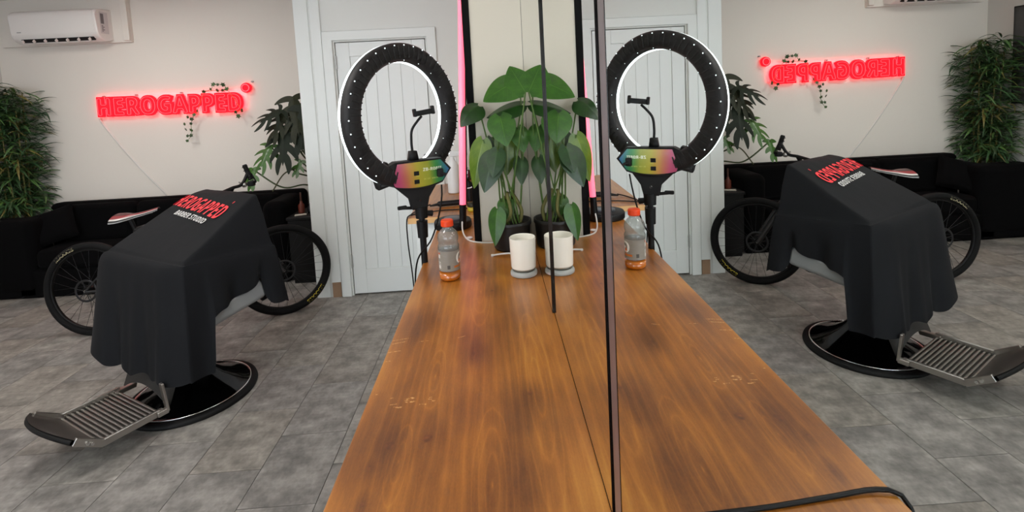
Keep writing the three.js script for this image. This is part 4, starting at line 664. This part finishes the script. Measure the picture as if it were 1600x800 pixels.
// ───────────────────────── bicycle behind the chair ─────────────────────────
{
  const t = thing('bicycle', 'black mountain bicycle standing behind the covered barber chair', 'bicycle', [-2.5, 0, -3.7]);
  const loc = (x, y, z) => V(x + 2.5, y, z + 3.7), R = 0.342;
  const wheel = (name, hub, yaw, lean, textAng, textCol) => {
    const g = sub(name, t); g.position.copy(hub); g.rotation.set(lean, yaw, 0, 'YXZ');
    part('tyre', new THREE.TorusGeometry(R - 0.025, 0.026, 14, 72), M.tyre, g);
    part('rim', [new THREE.TorusGeometry(R - 0.052, 0.009, 8, 72).scale(1, 1, 1.4)], M.black, g);
    part('hub', [rod(V(0, 0, -0.045), V(0, 0, 0.045), 0.024, 0.024, 16), rod(V(0, 0, 0.032), V(0, 0, 0.038), 0.034, 0.034, 20), rod(V(0, 0, -0.038), V(0, 0, -0.032), 0.034, 0.034, 20)], M.black, g);
    part('axle_nut', rod(V(0, 0, 0.044), V(0, 0, 0.06), 0.009, 0.009, 10), M.steel, g);
    const rot = []; for (let k = 0; k < 6; k++) rot.push(new RoundedBoxGeometry(0.006, 0.05, 0.002, 1, 0.0008).translate(0, 0.045, 0).rotateZ(k * 1.047 + 0.3));
    part('brake_disc', [new THREE.TorusGeometry(0.074, 0.008, 6, 48).scale(1, 1, 0.15), ...rot].map((q) => q.translate(0, 0, 0.05)), S('#3a3a3c', 0.4, 0.8), g);
    for (let k = 0; k < 28; k++) { const a = k / 28 * Math.PI * 2, b = a + (k % 4 < 2 ? 0.5 : -0.5) * 0.9, z = k % 2 ? 0.034 : -0.034; part('spoke', rod(V(Math.cos(b) * 0.03, Math.sin(b) * 0.03, z), V(Math.cos(a) * (R - 0.055), Math.sin(a) * (R - 0.055), z * 0.1), 0.0013, 0.0013, 5), M.spoke, g); }
    const sg = new THREE.ShapeGeometry(textShapes('MAXXIS', 0.024), 3).toNonIndexed(), p = sg.attributes.position;
    for (let i = 0; i < p.count; i++) { const rad = R - 0.04 + p.getY(i), a = textAng - p.getX(i) * 1.35 / (R - 0.03); p.setXYZ(i, Math.cos(a) * rad, Math.sin(a) * rad, 0.0255 - 12 * (p.getY(i) - 0.013) ** 2); }
    sg.computeVertexNormals(); part('sidewall_lettering', sg, S(textCol, 0.6, 0, { side: THREE.DoubleSide }), g, 'yellow tyre lettering');
    return g;
  };
  const H1 = loc(-1.83, R - 0.004, -3.79), H2 = loc(-3.14, R - 0.004, -3.63);
  wheel('front_wheel', H1, 26 * RAD, -0.1, -32 * RAD, '#c8b428');
  wheel('rear_wheel', H2, -2 * RAD, -0.06, 138 * RAD, '#b9b08a');
  const head = loc(-2.12, 0.82, -3.74), headT = loc(-2.16, 0.94, -3.74), bb = loc(-2.72, 0.32, -3.67), seatT = loc(-2.82, 0.74, -3.68);
  part('frame', [rod(bb, head, 0.022), rod(seatT, headT.clone().lerp(head, 0.2), 0.018), rod(bb, seatT, 0.017), rod(head, headT, 0.024), rod(bb.clone().add(V(0, 0, 0.03)), H2.clone().add(V(0, 0, 0.06)), 0.01), rod(bb.clone().add(V(0, 0, -0.03)), H2.clone().add(V(0, 0, -0.06)), 0.01), rod(seatT.clone().add(V(0, -0.04, 0.02)), H2.clone().add(V(0, 0, 0.06)), 0.008), rod(seatT.clone().add(V(0, -0.04, -0.02)), H2.clone().add(V(0, 0, -0.06)), 0.008)], S('#0e0e10', 0.35), t);
  part('fork', [-1, 1].flatMap((s) => { const o = V(0.026 * s, 0, 0.06 * s), top = head.clone().add(V(0.02, -0.05, 0)).add(o); return [rod(top, H1.clone().add(o), 0.015, 0.017), rod(top.clone().add(V(0, 0, 0)), head.clone().add(V(0, -0.02, 0)), 0.014)]; }), S('#0f0f11', 0.35), t);
  part('crank', [new THREE.TorusGeometry(0.085, 0.006, 6, 36).translate(bb.x, bb.y, bb.z + 0.05), rod(V(bb.x, bb.y, bb.z + 0.06), V(bb.x + 0.12, bb.y - 0.12, bb.z + 0.065), 0.01), rod(V(bb.x, bb.y, bb.z - 0.06), V(bb.x - 0.12, bb.y + 0.12, bb.z - 0.065), 0.01)], M.black, t);
  for (const s of [-1, 1]) part('pedal', bx(-0.045, 0.045, -0.01, 0.01, -0.045, 0.045, 0.006).translate(bb.x + s * 0.12, bb.y - s * 0.12, bb.z + s * 0.12), M.black, t);
  part('seat_post', rod(seatT, loc(-2.86, 0.86, -3.68), 0.0135), M.black, t);
  // saddle with coloured side stripes
  const sad = sub('saddle', t);
  const sadSurf = (lo, hi) => surf(40, 12, (u, v) => { const x = u * 0.29 - 0.13, wd = 0.072 * (1 - sstep(0.1, 0.55, u)) + 0.021, a = (lo + (hi - lo) * v) * Math.PI, dip = 0.012 * Math.sin(u * Math.PI * 1.1) - 0.025 * u * u * 0; return V(x, 0.028 * Math.sin(a) * (0.6 + 0.7 * (1 - u)) - dip + 0.028 * u, Math.cos(a) * wd); });
  for (const [nm, lo, hi, c] of [['shell', 0.42, 1.0, '#0e0e10'], ['red_band', 0.24, 0.42, '#8c2b30'], ['white_band', 0.16, 0.24, '#c9c4c0'], ['black_band', 0.07, 0.16, '#111113'], ['grey_band', 0.0, 0.07, '#9a9a9a']]) part(nm, sadSurf(lo, hi), S(c, 0.35, 0, { side: THREE.DoubleSide }), sad);
  part('rails', [rod(V(-0.08, 0, 0.02), V(0.12, 0.02, 0.012), 0.004), rod(V(-0.08, 0, -0.02), V(0.12, 0.02, -0.012), 0.004)], M.steel, sad);
  sad.position.copy(loc(-2.72, 0.862, -3.56)); sad.rotation.set(0.12, 0.1, 0.06);
  // bars
  const st = headT.clone().add(V(0.03, 0.06, 0)), a = V(0.2, 0.14, -0.22), gripA = st.clone().add(V(0.06, 0.09, -0.13)), gripB = st.clone().add(V(-0.05, -0.03, 0.22));
  part('stem', [rod(headT, st, 0.016)], M.black, t);
  part('handlebar', tube([gripA.clone().add(V(0.0, 0.0, 0)), st.clone().add(V(0.03, 0.01, -0.08)), st, gripB], 0.012, 40, 8), M.black, t);
  part('grip', [rod(gripA.clone().add(V(0.02, -0.05, 0)), gripA.clone().add(V(-0.03, 0.06, -0.02)), 0.019, 0.017, 14), ...[0, 1, 2, 3].map((i) => new THREE.TorusGeometry(0.019, 0.003, 6, 16).rotateX(Math.PI / 2).rotateZ(0.4).translate(gripA.x + 0.01 - i * 0.012, gripA.y - 0.03 + i * 0.026, gripA.z - 0.005 * i))], M.rubber, t);
  part('grip', rod(gripB, gripB.clone().add(V(-0.03, -0.03, 0.1)), 0.017, 0.017, 14), M.rubber, t);
  part('brake_lever', [tube([gripA.clone().add(V(0.03, -0.06, 0.0)), gripA.clone().add(V(0.07, -0.07, 0.03)), gripA.clone().add(V(0.05, 0.0, 0.05))], 0.006, 20, 6), bx(-0.025, 0.025, -0.02, 0.02, -0.02, 0.02, 0.008).translate(gripA.x + 0.03, gripA.y - 0.08, gripA.z + 0.02)], M.black, t);
  part('shifter', [new THREE.SphereGeometry(0.022, 12, 10).translate(gripA.x - 0.02, gripA.y - 0.085, gripA.z + 0.03), rod(gripA.clone().add(V(-0.02, -0.085, 0.03)), gripA.clone().add(V(-0.05, -0.06, 0.05)), 0.006)], M.steel, t);
}
renderer.render(scene, camera);
